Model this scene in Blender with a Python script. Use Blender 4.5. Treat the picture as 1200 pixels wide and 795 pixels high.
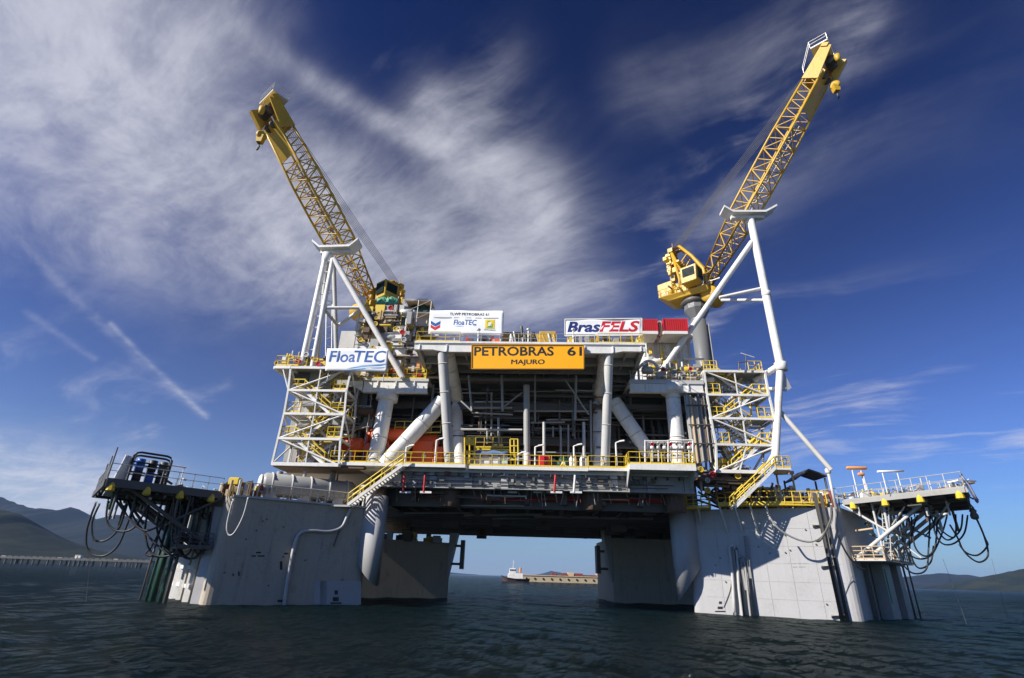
import bpy, bmesh, math, random
import numpy as np
from mathutils import Vector, Matrix, noise
R = math.radians
for o in list(bpy.data.objects): bpy.data.objects.remove(o)
sc = bpy.context.scene
col = sc.collection

# ------------------------------------------------------------------ camera
F_PX, PITCH, ROLL, CAM_H = 617.0, R(24.2), R(1.75), 2.8
FW = Vector((0, math.cos(PITCH), math.sin(PITCH)))
R0 = Vector((1, 0, 0)); U0 = R0.cross(FW)
RT = R0*math.cos(ROLL) + U0*math.sin(ROLL)
UP = U0*math.cos(ROLL) - R0*math.sin(ROLL)
CAM = Vector((0, 0, CAM_H))
cd = bpy.data.cameras.new('camera'); cam = bpy.data.objects.new('camera', cd); col.objects.link(cam)
cd.sensor_width = 36; cd.lens = F_PX/1200*36; cd.clip_start = .2; cd.clip_end = 90000
cam.matrix_world = Matrix(((RT.x, UP.x, -FW.x, 0), (RT.y, UP.y, -FW.y, 0), (RT.z, UP.z, -FW.z, CAM_H), (0, 0, 0, 1)))
sc.camera = cam

# ------------------------------------------------------------------ sun, sky, exposure
SUN_AZ, SUN_EL = -119.0, 35.0           # compass degrees from +Y (clockwise), elevation
sd = Vector((math.sin(R(SUN_AZ))*math.cos(R(SUN_EL)), math.cos(R(SUN_AZ))*math.cos(R(SUN_EL)), math.sin(R(SUN_EL))))
sl = bpy.data.lights.new('sun', 'SUN'); sl.energy = 5.0; sl.angle = R(.5); sl.color = (1, .96, .90)
so = bpy.data.objects.new('sun', sl); col.objects.link(so)
so.rotation_euler = sd.to_track_quat('Z', 'Y').to_euler(); so.location = (-60, -20, 90)
sc.view_settings.view_transform = 'Standard'; sc.view_settings.look = 'None'
sc.view_settings.gamma = 1; sc.view_settings.use_curve_mapping = False
sc.view_settings.exposure = 0.55
sc.cycles.caustics_reflective = False; sc.cycles.caustics_refractive = False

def ray(x, y): return FW*F_PX + RT*(x-600) - UP*(y-397.5)

wd = bpy.data.worlds.new('World'); sc.world = wd; wd.use_nodes = True
nt = wd.node_tree; nt.nodes.clear()
class NG:                                   # small node-graph helper
    def __init__(s, nt): s.nt = nt
    def n(s, t, **kw):
        o = s.nt.nodes.new(t)
        for k, v in kw.items(): setattr(o, k, v)
        return o
    def link(s, a, b): s.nt.links.new(a, b)
    def put(s, sock, v):
        if isinstance(v, bpy.types.NodeSocket): s.link(v, sock)
        else: sock.default_value = v
    def m(s, op, a, b=None, c=None, clamp=False):
        o = s.n('ShaderNodeMath', operation=op, use_clamp=clamp)
        s.put(o.inputs[0], a)
        if b is not None: s.put(o.inputs[1], b)
        if c is not None: s.put(o.inputs[2], c)
        return o.outputs[0]
    def vm(s, op, a, b=None):
        o = s.n('ShaderNodeVectorMath', operation=op); s.put(o.inputs[0], a)
        if b is not None: s.put(o.inputs[1], b)
        return o.outputs[0]
    def comb(s, x, y, z):
        o = s.n('ShaderNodeCombineXYZ'); s.put(o.inputs[0], x); s.put(o.inputs[1], y); s.put(o.inputs[2], z); return o.outputs[0]
    def noise(s, vec, scale, detail=5, rough=.55, dist=0, lac=2.0):
        o = s.n('ShaderNodeTexNoise'); s.put(o.inputs['Vector'], vec)
        for k, v in (('Scale', scale), ('Detail', detail), ('Roughness', rough), ('Distortion', dist), ('Lacunarity', lac)): o.inputs[k].default_value = v
        return o.outputs['Fac']
    def ramp(s, f, lo, hi, a=0., b=1., mode='SMOOTHSTEP'):
        o = s.n('ShaderNodeMapRange', interpolation_type=mode); s.put(o.inputs[0], f)
        for i, v in enumerate((lo, hi, a, b)): o.inputs[1+i].default_value = v
        return o.outputs[0]
    def mix(s, f, a, b, mode='MIX'):
        o = s.n('ShaderNodeMix', data_type='RGBA', blend_type=mode, clamp_factor=True)
        s.put(o.inputs[0], f); s.put(o.inputs[6], a); s.put(o.inputs[7], b); return o.outputs[2]
g = NG(nt)
sky = g.n('ShaderNodeTexSky', sky_type='NISHITA', sun_disc=False, sun_elevation=R(SUN_EL), sun_rotation=R(SUN_AZ), altitude=0, air_density=1.0, dust_density=.35, ozone_density=4.0)
tc = g.n('ShaderNodeTexCoord')
dv = g.vm('NORMALIZE', tc.outputs['Generated'])
sep = g.n('ShaderNodeSeparateXYZ'); g.link(dv, sep.inputs[0])
X, Y, Z = sep.outputs
az = g.m('ARCTAN2', X, Y); el = g.m('ARCSINE', Z)
zc = g.m('ADD', g.m('MAXIMUM', Z, 0.0), .12)
pu, pv = g.m('DIVIDE', X, zc), g.m('DIVIDE', Y, zc)     # cloud sheet seen in perspective
# fibrous cirrus: streaks run from upper left to lower right in the sheet, bent by a slow warp
w1 = g.noise(g.comb(pu, pv, 3.1), .9, 3, .5); w2 = g.noise(g.comb(pu, pv, 8.7), 1.1, 3, .5)
pu2 = g.m('ADD', pu, g.m('MULTIPLY', g.m('SUBTRACT', w1, .5), .5)); pv2 = g.m('ADD', pv, g.m('MULTIPLY', g.m('SUBTRACT', w2, .5), .5))
ca, sa = math.cos(R(-38)), math.sin(R(-38))
al = g.m('ADD', g.m('MULTIPLY', pu2, ca), g.m('MULTIPLY', pv2, sa)); ac = g.m('SUBTRACT', g.m('MULTIPLY', pv2, ca), g.m('MULTIPLY', pu2, sa))
fib = g.noise(g.comb(g.m('MULTIPLY', al, .45), g.m('MULTIPLY', ac, 1.9), 1.0), 1.5, 8, .60, .15)
puff = g.noise(g.comb(pu2, pv2, 5.0), 1.5, 8, .60, .2)
fine = g.noise(g.comb(g.m('MULTIPLY', al, 1.0), g.m('MULTIPLY', ac, 1.7), 2.0), 7.5, 8, .66, .1)
tex = g.m('ADD', g.m('ADD', g.m('MULTIPLY', fib, .40), g.m('MULTIPLY', puff, .40)), g.m('MULTIPLY', fine, .20))
def azel(x, y):
    d = ray(x, y).normalized(); return math.atan2(d.x, d.y), math.asin(d.z)
def streak(x0, y0, x1, y1, w, amp):         # a band of cloud between two directions of the sky
    a, b = azel(x0, y0), azel(x1, y1)
    dx, dy = b[0]-a[0], b[1]-a[1]; L2 = dx*dx+dy*dy
    ra, re = g.m('SUBTRACT', az, a[0]), g.m('SUBTRACT', el, a[1])
    t = g.m('DIVIDE', g.m('ADD', g.m('MULTIPLY', ra, dx), g.m('MULTIPLY', re, dy)), L2)
    tcl = g.m('MINIMUM', g.m('MAXIMUM', t, 0.0), 1.0)
    qx = g.m('SUBTRACT', ra, g.m('MULTIPLY', tcl, dx)); qy = g.m('SUBTRACT', re, g.m('MULTIPLY', tcl, dy))
    d2 = g.m('ADD', g.m('MULTIPLY', qx, qx), g.m('MULTIPLY', qy, qy))
    return g.m('MULTIPLY', g.m('EXPONENT', g.m('DIVIDE', d2, -w*w)), amp)
MASS = [(-60, 30, 130, 120, .17, .46), (130, 110, 340, 270, .13, .48), (350, 250, 610, 310, .12, .52), (60, -40, 250, 40, .12, .35), (285, 35, 520, 175, .020, .30), (500, 150, 630, 240, .06, .42), (560, 330, 700, 350, .06, .30),
        (0, 200, 160, 280, .06, .22), (-80, 556, 150, 590, .05, .85)]
TRAIL = [(20, 280, 240, 487, .007, .07), (130, 380, 242, 489, .0038, .13), (30, 365, 110, 420, .005, .06)]
WISP = [(690, 350, 980, 40, .09, .34), (740, 110, 900, 60, .07, .15), (830, 175, 1010, 30, .035, .40), (735, 280, 890, 140, .035, .34), (300, 40, 560, 190, .07, .60), (400, -60, 470, 100, .12, .28), (860, 485, 1260, 500, .055, 1.0), (880, 400, 1260, 370, .06, .75), (900, 560, 1260, 530, .04, .5), (1000, 150, 1250, 60, .08, .05),
        (30, 430, 300, 500, .06, .34), (-60, 380, 120, 480, .08, .10), (200, 520, 330, 480, .06, .50), (560, 120, 700, 330, .10, .5), (700, 340, 1000, 420, .06, .7)]
def total(lst):
    m_ = 0.0
    for s_ in lst: m_ = g.m('ADD', streak(*s_), m_)
    return m_
gate = g.ramp(g.m('ADD', g.m('MULTIPLY', fib, .65), g.m('MULTIPLY', puff, .35)), .50, .72)
d1 = g.m('MULTIPLY', total(MASS), g.m('ADD', .34, g.m('MULTIPLY', g.ramp(tex, .40, .66), 1.7)))
d2 = g.m('MULTIPLY', total(WISP), g.m('MULTIPLY', gate, g.m('ADD', .35, fine)))
d3 = g.m('MULTIPLY', total(TRAIL), g.m('ADD', .35, g.ramp(fine, .35, .65)))
dens = g.m('ADD', g.m('ADD', d1, d2), d3)
dens = g.m('SUBTRACT', 1.0, g.m('EXPONENT', g.m('MULTIPLY', dens, -1.9)))
sq = g.vm('MULTIPLY', g.vm('MULTIPLY', sky.outputs[0], sky.outputs[0]), (.074, .155, .240))    # deep, polarised blue
hz = g.m('EXPONENT', g.m('DIVIDE', g.m('MAXIMUM', el, 0.0), -.19))
skyc = g.mix(g.m('MULTIPLY', hz, .82), sq, (5.2, 6.2, 7.2, 1))
cloudc = (9.6, 9.7, 10.8, 1)
cc = g.mix(g.m('MULTIPLY', dens, .92), skyc, cloudc)
bg = g.n('ShaderNodeBackground'); g.link(cc, bg.inputs[0]); bg.inputs[1].default_value = .05
out = g.n('ShaderNodeOutputWorld'); g.link(bg.outputs[0], out.inputs[0])

# ------------------------------------------------------------------ places
A = R(3.0)                                   # platform front turned a little: right side nearer
EU = Vector((math.cos(A), -math.sin(A), 0)); EV = Vector((math.sin(A), math.cos(A), 0)); P0 = Vector((0, 52, 0))
def L(u, v, z): return P0 + EU*u + EV*v + Vector((0, 0, z))
def PX(x, y, v):                             # point of the photo on the platform plane v metres behind the deck front
    d = ray(x, y); return CAM + d*((P0 + EV*v - CAM).dot(EV)/d.dot(EV))
def PZ(x, y, z):
    d = ray(x, y); return CAM + d*((z-CAM_H)/d.z)
def PD(x, y, D):
    d = ray(x, y); return CAM + d*(D/d.y)
def uvz(p): q = p-P0; return q.dot(EU), q.dot(EV), p.z

# ------------------------------------------------------------------ materials
MATS = {}
def paint(name, c, rough=.5, dirt=.25, rust=0., metal=0., streaks=.3, bump=.0, spec=.5, dirtc=(.10, .085, .065)):
    if name in MATS: return MATS[name]
    m = bpy.data.materials.new(name); m.use_nodes = True; t = m.node_tree; b = t.nodes['Principled BSDF']; q = NG(t)
    geo = q.n('ShaderNodeNewGeometry'); pos = geo.outputs['Position']
    n1 = q.noise(pos, .55, 6, .6); n2 = q.noise(pos, 4.5, 5, .65)
    st = q.noise(q.vm('MULTIPLY', pos, (1.7, 1.7, .12)), 1.3, 5, .6)
    d = q.ramp(q.m('ADD', q.m('MULTIPLY', n1, .55), q.m('MULTIPLY', n2, .45)), .45, .75)
    sk = q.ramp(st, .5, .78)
    dd = q.m('MAXIMUM', q.m('MULTIPLY', d, dirt), q.m('MULTIPLY', sk, streaks*dirt*2))
    cc = q.mix(dd, (*c, 1), (*dirtc, 1))
    if rust:
        r1 = q.noise(pos, .8, 8, .7); r2 = q.noise(q.vm('MULTIPLY', pos, (2.2, 2.2, .16)), 1.0, 6, .65)
        rf = q.ramp(q.m('ADD', q.m('MULTIPLY', r1, .5), q.m('MULTIPLY', r2, .5)), .62-.12*rust, .74)
        cc = q.mix(q.m('MULTIPLY', rf, min(1, .35+rust*.5)), cc, (.17, .075, .03, 1))
    q.link(cc, b.inputs['Base Color']); b.inputs['Metallic'].default_value = metal
    q.link(q.ramp(n2, .3, .7, rough-.08, rough+.14), b.inputs['Roughness'])
    b.inputs['Specular IOR Level'].default_value = spec
    if bump:
        bp = q.n('ShaderNodeBump'); bp.inputs['Strength'].default_value = bump; bp.inputs['Distance'].default_value = .03
        q.link(n2, bp.inputs['Height']); q.link(bp.outputs[0], b.inputs['Normal'])
    MATS[name] = m; return m
WHITE = paint('white_paint', (.76, .73, .67), .45, .42, rust=.12)
HULL = paint('hull_paint', (.45, .435, .42), .5, .22, rust=.16, streaks=.35, bump=.15)
HULLW = paint('weathered_hull_paint', (.46, .39, .295), .55, .3, rust=.75, streaks=.5, bump=.2)
GREY = paint('grey_paint', (.34, .33, .30), .5, .3)
LGREY = paint('light_grey_paint', (.52, .50, .46), .5, .28)
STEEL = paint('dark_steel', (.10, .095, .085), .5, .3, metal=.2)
BLACK = paint('black_rubber', (.012, .012, .013), .5, .1, dirtc=(.05, .05, .05))
BROWN = paint('rusty_brown_steel', (.12, .075, .045), .75, .3, rust=.4)
YEL = paint('safety_yellow', (.72, .50, .035), .45, .18)
CRANE = paint('crane_yellow', (.56, .33, .022), .45, .36, rust=.25)
ORANGE = paint('orange_primer', (.72, .10, .012), .45, .15)
RED = paint('signal_red', (.50, .02, .022), .45, .12)
SIGN = paint('sign_orange', (.95, .42, .0), .45, .03)
CLOTH = paint('banner_white', (.84, .83, .81), .6, .05)
GREEN = paint('green_tarp', (.10, .33, .20), .65, .2)
GREENP = paint('green_pipe', (.008, .055, .026), .45, .2)
BLUE = paint('blue_plastic', (.015, .10, .42), .35, .1)
TAN = paint('scaffold_tan', (.50, .37, .22), .65, .3)
GALV = paint('galvanised_steel', (.50, .48, .44), .42, .2, metal=.35)
NAVY = paint('letter_navy', (.015, .03, .16), .5, .0)
INK = paint('letter_black', (.012, .012, .012), .5, .0)
LBLUE = paint('letter_blue', (.02, .10, .33), .5, .0)
SKYB = paint('letter_pale_blue', (.25, .45, .70), .5, .0)
LRED = paint('letter_red', (.55, .012, .02), .5, .0)
LGRN = paint('logo_green', (.01, .25, .10), .5, .0)
LYEL = paint('logo_yellow', (.75, .55, .02), .5, .0)
DGLASS = paint('dark_glass', (.012, .022, .02), .45, .0, spec=.05)
PEDG = paint('pedestal_grey', (.15, .15, .145), .5, .2)
RUSTD = paint('red_primer', (.20, .035, .022), .6, .3)
SEAM = paint('weld_seam', (.40, .385, .36), .65, .3, rust=.5)
FLOAT_O = paint('float_orange', (.75, .28, .06), .6, .1)

# ------------------------------------------------------------------ geometry helpers
BASE = {}
def tag(o, label=None, cat=None, group=None, kind=None):
    for k, v in (('label', label), ('category', cat), ('group', group), ('kind', kind)):
        if v: o[k] = v
    return o
def thing(name, label, cat, base, group=None):
    o = bpy.data.objects.new(name, None); col.objects.link(o); o.location = base; o.empty_display_size = .5
    BASE[o.name] = Vector(base); return tag(o, label, cat, group)
def put(name, me, loc, parent):
    o = bpy.data.objects.new(name, me); col.objects.link(o)
    o.location = Vector(loc) - (BASE[parent.name] if parent else Vector())
    if parent: o.parent = parent
    BASE[o.name] = Vector(loc); return o
def frame(d, up=Vector((0, 0, 1))):
    d = d.normalized()
    if abs(d.dot(up)) > .98: up = Vector((0, 1, 0))
    x = d.cross(up).normalized(); return x, x.cross(d).normalized()*1.0, d
class MB:
    def __init__(s): s.v, s.f = [], []
    def quadbox(s, c8):
        i = len(s.v); s.v += [Vector(p) for p in c8]
        s.f += [tuple(i+k for k in q) for q in ((0, 3, 2, 1), (4, 5, 6, 7), (0, 1, 5, 4), (1, 2, 6, 5), (2, 3, 7, 6), (3, 0, 4, 7))]; return s
    def box(s, u0, u1, v0, v1, z0, z1):      # in platform coordinates
        return s.quadbox([L(u0, v0, z0), L(u1, v0, z0), L(u1, v1, z0), L(u0, v1, z0), L(u0, v0, z1), L(u1, v0, z1), L(u1, v1, z1), L(u0, v1, z1)])
    def slab(s, pts, th):                    # flat polygon with thickness downwards
        n = len(pts); i = len(s.v); pts = [Vector(p) for p in pts]; dz = Vector((0, 0, th)) if not isinstance(th, Vector) else th
        s.v += pts + [p-dz for p in pts]
        s.f += [tuple(range(i, i+n)), tuple(range(i+2*n-1, i+n-1, -1))] + [(i+k, i+n+k, i+n+(k+1) % n, i+(k+1) % n) for k in range(n)]; return s
    def beam(s, p, q, w, h=None, up=Vector((0, 0, 1))):
        p, q = Vector(p), Vector(q); h = h or w; x, y, d = frame(q-p, up); x, y = x*w/2, y*h/2
        return s.quadbox([p-x-y, p+x-y, p+x+y, p-x+y, q-x-y, q+x-y, q+x+y, q-x+y])
    def tube(s, p, q, r, n=6, r2=None, cap=True):
        p, q = Vector(p), Vector(q); x, y, d = frame(q-p); r2 = r if r2 is None else r2; i = len(s.v)
        for k in range(n):
            a = 2*math.pi*k/n; e = x*math.cos(a)+y*math.sin(a); s.v += [p+e*r, q+e*r2]
        s.f += [(i+2*k, i+2*k+1, i+(2*k+3) % (2*n), i+(2*k+2) % (2*n)) for k in range(n)]
        if cap: s.f += [tuple(i+2*k for k in range(n)), tuple(i+2*k+1 for k in range(n-1, -1, -1))]
        return s
    def path(s, pts, r, n=6):
        pts = [Vector(p) for p in pts]; i = len(s.v); m = len(pts); up = None
        for j, p in enumerate(pts):
            d = (pts[min(j+1, m-1)]-pts[max(j-1, 0)]).normalized()
            if up is None: x, y, _ = frame(d)
            else:
                x = (up - d*up.dot(d)).normalized(); y = d.cross(x)
            up = x
            for k in range(n):
                a = 2*math.pi*k/n; s.v.append(p + x*r*math.cos(a) + y*r*math.sin(a))
        for j in range(m-1):
            for k in range(n): s.f.append((i+j*n+k, i+j*n+(k+1) % n, i+(j+1)*n+(k+1) % n, i+(j+1)*n+k))
        s.f += [tuple(i+k for k in range(n-1, -1, -1)), tuple(i+(m-1)*n+k for k in range(n))]; return s
    def lathe(s, base, prof, n=16, axis=Vector((0, 0, 1))):
        x, y, d = frame(axis); i = len(s.v); m = len(prof)
        for r, h in prof:
            for k in range(n):
                a = 2*math.pi*k/n; s.v.append(Vector(base)+d*h+(x*math.cos(a)+y*math.sin(a))*r)
        for j in range(m-1):
            for k in range(n): s.f.append((i+j*n+k, i+j*n+(k+1) % n, i+(j+1)*n+(k+1) % n, i+(j+1)*n+k))
        s.f += [tuple(i+k for k in range(n-1, -1, -1)), tuple(i+(m-1)*n+k for k in range(n))]; return s
    def build(s, name, mat, parent=None, smooth=False, bevel=0, origin=None):
        c = Vector(origin) if origin is not None else sum(s.v, Vector())/len(s.v)
        me = bpy.data.meshes.new(name); me.from_pydata([tuple(p-c) for p in s.v], [], s.f)
        bm = bmesh.new(); bm.from_mesh(me); bmesh.ops.recalc_face_normals(bm, faces=bm.faces)
        if bevel: bmesh.ops.bevel(bm, geom=bm.edges[:], offset=bevel, segments=1, affect='EDGES', clamp_overlap=True)
        bm.to_mesh(me); bm.free()
        if smooth:
            for p in me.polygons: p.use_smooth = len(p.vertices) == 4
        me.materials.append(mat); return put(name, me, c, parent)
UNIT = {}
def unit(shape, mat):
    k = (shape, mat.name)
    if k in UNIT: return UNIT[k]
    b = MB(); n = {'cyl': 8, 'pipe': 14, 'big': 28}.get(shape)
    me = bpy.data.meshes.new(shape+'_'+mat.name)
    if n: b.tube((0, 0, -.5), (0, 0, .5), 1, n)
    else: b.quadbox([(-.5, -.5, -.5), (.5, -.5, -.5), (.5, .5, -.5), (-.5, .5, -.5), (-.5, -.5, .5), (.5, -.5, .5), (.5, .5, .5), (-.5, .5, .5)])
    me.from_pydata([tuple(p) for p in b.v], [], b.f)
    bm = bmesh.new(); bm.from_mesh(me); bmesh.ops.recalc_face_normals(bm, faces=bm.faces); bm.to_mesh(me); bm.free()
    if n:
        for p in me.polygons: p.use_smooth = len(p.vertices) == 4
    me.materials.append(mat); UNIT[k] = me; return me
def bar(parent, name, p, q, r, mat, shape='cyl', h=None):    # round (r = radius) or square (r = width, h = height) bar, shared mesh
    p, q = Vector(p), Vector(q); x, y, d = frame(q-p); Ln = (q-p).length; c = (p+q)/2
    me = unit(shape, mat); o = put(name, me, c, parent)
    if shape == 'box': sx, sy = r, (h or r)
    else: sx = sy = r
    m = Matrix((x, y, d)).transposed().to_4x4()
    o.matrix_local = Matrix.Translation(o.location) @ m @ Matrix.Diagonal((sx, sy, Ln, 1)); return o
def ubox(parent, name, u0, u1, v0, v1, z0, z1, mat):         # box in platform axes, shared mesh
    c = L((u0+u1)/2, (v0+v1)/2, (z0+z1)/2); o = put(name, unit('box', mat), c, parent)
    o.matrix_local = Matrix.Translation(o.location) @ Matrix.Rotation(-A, 4, 'Z') @ Matrix.Diagonal((u1-u0, v1-v0, z1-z0, 1)); return o
def railing(parent, pts, mat=None, h=1.1, step=1.4, r=.035, name='railing', kick=True, mids=(.52,)):
    mat = mat or YEL; b = MB(); up = Vector((0, 0, 1)); pts = [Vector(p) for p in pts]
    for p, q in zip(pts, pts[1:]):
        n = max(1, round((q-p).length/step))
        for k in range(n+1):
            e = p.lerp(q, k/n); b.tube(e, e+up*h, r, 5)
        b.tube(p+up*h, q+up*h, r, 5)
        for mfrac in mids: b.tube(p+up*h*mfrac, q+up*h*mfrac, r*.8, 5)
        if kick: b.beam(p+up*.09, q+up*.09, .02, .14)
    return b.build(name, mat, parent)
def hang(p, q, sag, n=14):
    p, q = Vector(p), Vector(q)
    return [p.lerp(q, t)-Vector((0, 0, sag*4*t*(1-t))) for t in (k/n for k in range(n+1))]
def flight(parent, p0, p1, wid, mat=None, treadm=None, rail=YEL, n=None, both=True):   # p0 foot, p1 head, wid = vector across
    mat = mat or WHITE; treadm = treadm or GALV; up = Vector((0, 0, 1)); p0, p1 = Vector(p0), Vector(p1); wid = Vector(wid)
    for k in (0, 1): bar(parent, 'stringer', p0+wid*k, p1+wid*k, .07, mat, 'box', .26)
    n = n or max(3, round((p1-p0).z/.23)); run = Vector((p1.x-p0.x, p1.y-p0.y, 0)).normalized()*.25; me = unit('box', treadm)
    for k in range(1, n):
        c = p0.lerp(p1, k/n); bar(parent, 'tread', c, c+wid, run.length, treadm, 'box', .04)
    b = MB()
    for k in ((0, 1) if both else (0,)):
        e = wid*k; m = max(2, round((p1-p0).length/1.3))
        for j in range(m+1):
            c = p0.lerp(p1, j/m)+e; b.tube(c, c+up*1.05, .05, 5)
        b.tube(p0+e+up*1.05, p1+e+up*1.05, .07, 5); b.tube(p0+e+up*.55, p1+e+up*.55, .06, 5)
    b.build('handrail', rail, parent)

# ================================================================== THE SETTING
# ------------------------------------------------------------------ water: one sheet to the horizon, real waves near by
def water():
    nx, ny = 330, 720; H = 14000.
    s = np.linspace(-1, 1, 2*nx+1); xs = 9*np.sinh(s*math.asinh(H/9)); t = np.linspace(0, 1, ny)
    ys = 11*np.sinh(t*math.asinh((H+20)/11)) - 20 + 4
    ys = ys*1.0
    Xg, Yg = np.meshgrid(xs, ys); dx = np.gradient(xs); dy = np.gradient(ys)
    sp = np.maximum(dx[None, :]*.8, dy[:, None]*.7)
    Zg = np.zeros_like(Xg); rng = np.random.RandomState(4)
    lam = np.geomspace(.7, 16, 46)
    for l in lam:
        th = R(205)+rng.normal(0, .62); k = 2*math.pi/l; a = .0135*l**.85*(1.3 if l < 1.6 else .62 if l < 5 else .2)
        f = np.clip(1.5-sp/(l*.33), 0, 1)
        ph = k*(Xg*math.cos(th)+Yg*math.sin(th))+rng.uniform(0, 6.28)
        w = np.sin(ph + .35*np.sin(ph)); Zg += a*f*w
    gust = .72+.28*np.sin(Xg*.045+1.3*np.sin(Yg*.03))*np.cos(Yg*.038+.7)
    Zg *= gust
    V = np.stack([Xg, Yg, Zg], -1).reshape(-1, 3); W = 2*nx+1
    i = np.arange((ny-1)*W).reshape(ny-1, W)[:, :-1].ravel(); Fc = np.stack([i, i+1, i+W+1, i+W], 1)
    me = bpy.data.meshes.new('water'); me.vertices.add(len(V)); me.vertices.foreach_set('co', V.ravel())
    me.loops.add(Fc.size); me.loops.foreach_set('vertex_index', Fc.ravel()); me.polygons.add(len(Fc))
    me.polygons.foreach_set('loop_start', np.arange(0, Fc.size, 4)); me.polygons.foreach_set('loop_total', np.full(len(Fc), 4))
    me.polygons.foreach_set('use_smooth', np.ones(len(Fc), bool)); me.update()
    m = bpy.data.materials.new('sea_water'); m.use_nodes = True; t = m.node_tree; b = t.nodes['Principled BSDF']; q = NG(t)
    pos = q.n('ShaderNodeNewGeometry').outputs['Position']
    a1 = q.noise(q.vm('MULTIPLY', pos, (1, 1.25, 1)), 2.6, 9, .72, .3); a2 = q.noise(q.vm('MULTIPLY', pos, (1, 1.6, 1)), .22, 4, .55)
    hgt = q.m('ADD', q.m('MULTIPLY', a1, .95), q.m('MULTIPLY', a2, 1.1))
    bp = q.n('ShaderNodeBump'); bp.inputs['Strength'].default_value = 1; bp.inputs['Distance'].default_value = .42
    q.link(hgt, bp.inputs['Height']); t.nodes.remove(b)
    df = q.n('ShaderNodeBsdfDiffuse'); df.inputs['Color'].default_value = (.0018, .0085, .0085, 1)
    gl = q.n('ShaderNodeBsdfGlossy'); gl.inputs['Color'].default_value = (.62, .65, .64, 1); gl.inputs['Roughness'].default_value = .06     # part of the glare is polarised away
    fr_ = q.n('ShaderNodeFresnel'); fr_.inputs['IOR'].default_value = 1.33; mx = q.n('ShaderNodeMixShader')
    for nd in (df, gl, fr_): q.link(bp.outputs[0], nd.inputs['Normal'])
    q.link(fr_.outputs[0], mx.inputs[0]); q.link(df.outputs[0], mx.inputs[1]); q.link(gl.outputs[0], mx.inputs[2]); q.link(mx.outputs[0], t.nodes['Material Output'].inputs['Surface']); me.materials.append(m)
    tag(put('water', me, (0, 0, 0), None), 'dark blue green sea with choppy small waves', 'water', kind='structure')
water()

# ------------------------------------------------------------------ hills
def forest(name, c1, c2, c3, sc_=.012):
    m = bpy.data.materials.new(name); m.use_nodes = True; t = m.node_tree; b = t.nodes['Principled BSDF']; q = NG(t)
    pos = q.n('ShaderNodeNewGeometry').outputs['Position']
    n1 = q.noise(pos, sc_, 8, .68); n2 = q.noise(pos, sc_*6, 5, .7)
    cc = q.mix(q.ramp(n1, .42, .62), (*c1, 1), (*c2, 1)); cc = q.mix(q.ramp(n2, .55, .72, 0, .7), cc, (*c3, 1))
    q.link(cc, b.inputs['Base Color']); b.inputs['Roughness'].default_value = .95; b.inputs['Specular IOR Level'].default_value = .1; return m
FOR1 = forest('hill_grass_and_wood', (.009, .014, .006), (.022, .026, .012), (.04, .037, .022))
FOR2 = forest('far_wooded_hill', (.008, .012, .008), (.014, .018, .012), (.028, .028, .02), .006)
def hill(label, sil, D, depth, mat, rough=.12, seed=1, nx=260, ny=30):
    xs = [p[0] for p in sil]; ys = [p[1] for p in sil]; b = MB(); V = []; Fc = []
    X0, X1 = xs[0], xs[-1]
    ends = [PD(x, y, D) for x, y in sil]
    ex = np.array([e.x for e in ends]); ez = np.array([max(0., e.z) for e in ends])
    gx = np.linspace(ex[0], ex[-1], nx)
    H = np.interp(gx, ex, ez); span = depth; H = H*np.array([1+.05*noise.fractal(Vector((x_/span*9, seed*2.2, 0)), 1.0, 2.0, 5) for x_ in gx])
    for j in range(ny):
        s = j/(ny-1)*2-1                      # -1 shore in front, 0 crest, 1 behind
        for i in range(nx):
            y = D+s*span; pr = max(0., 1-abs(s))**.85
            pv_ = Vector((gx[i]*.9/span*3, y*.9/span*3, seed*7.3))
            nz = noise.fractal(pv_, 1.0, 2.1, 6)
            rid = 1-abs(noise.noise(Vector((gx[i]/span*2.4, y/span*1.1, seed*3.1))))
            z = H[i]*(pr*(1+rough*nz*(1-pr*.6)) - (1-pr)*pr*.55*rid*.6)
            e = min(i, nx-1-i)/(nx*.08); z *= min(1, e)
            wob = noise.noise(Vector((gx[i]/span*3, seed, 0)))*span*.08*(1 if s < 0 else 0)
            V.append((gx[i], y+wob, max(z, 0)-1.2 if pr > .01 else -2))
    for j in range(ny-1):
        for i in range(nx-1): k = j*nx+i; Fc.append((k, k+1, k+nx+1, k+nx))
    me = bpy.data.meshes.new('hill'); me.from_pydata(V, [], Fc)
    for p in me.polygons: p.use_smooth = True
    me.materials.append(mat); tag(put('hill', me, (0, 0, 0), None), label, 'hill', kind='structure')
hill('green hillside sloping down to the long pier', [(-330, 520), (-150, 545), (-60, 570), (0, 596), (22, 603), (45, 618), (75, 633), (110, 645), (150, 653), (185, 659), (230, 664)], 1300, 420, FOR1, .22, 1)
hill('bluish wooded mountain ridge behind the green hillside', [(-300, 552), (-120, 558), (-30, 570), (0, 580), (14, 589), (28, 594), (45, 596), (60, 592), (74, 595), (88, 590), (99, 594), (108, 601), (125, 605), (142, 601), (165, 605), (200, 613), (250, 630), (330, 652), (400, 666)], 3000, 900, FOR2, .2, 2)
hill('low wooded hills across the bay beyond the loading platform', [(1010, 684), (1060, 676), (1100, 671), (1130, 673), (1165, 679), (1210, 682), (1300, 684), (1420, 690), (1500, 698)], 4200, 700, FOR2, .1, 3)
hill('dark headland rising out of the bay', [(1120, 690), (1145, 683), (1165, 674), (1190, 668), (1230, 662), (1300, 652), (1400, 650), (1500, 660)], 2300, 450, FOR1, .12, 4)
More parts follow.
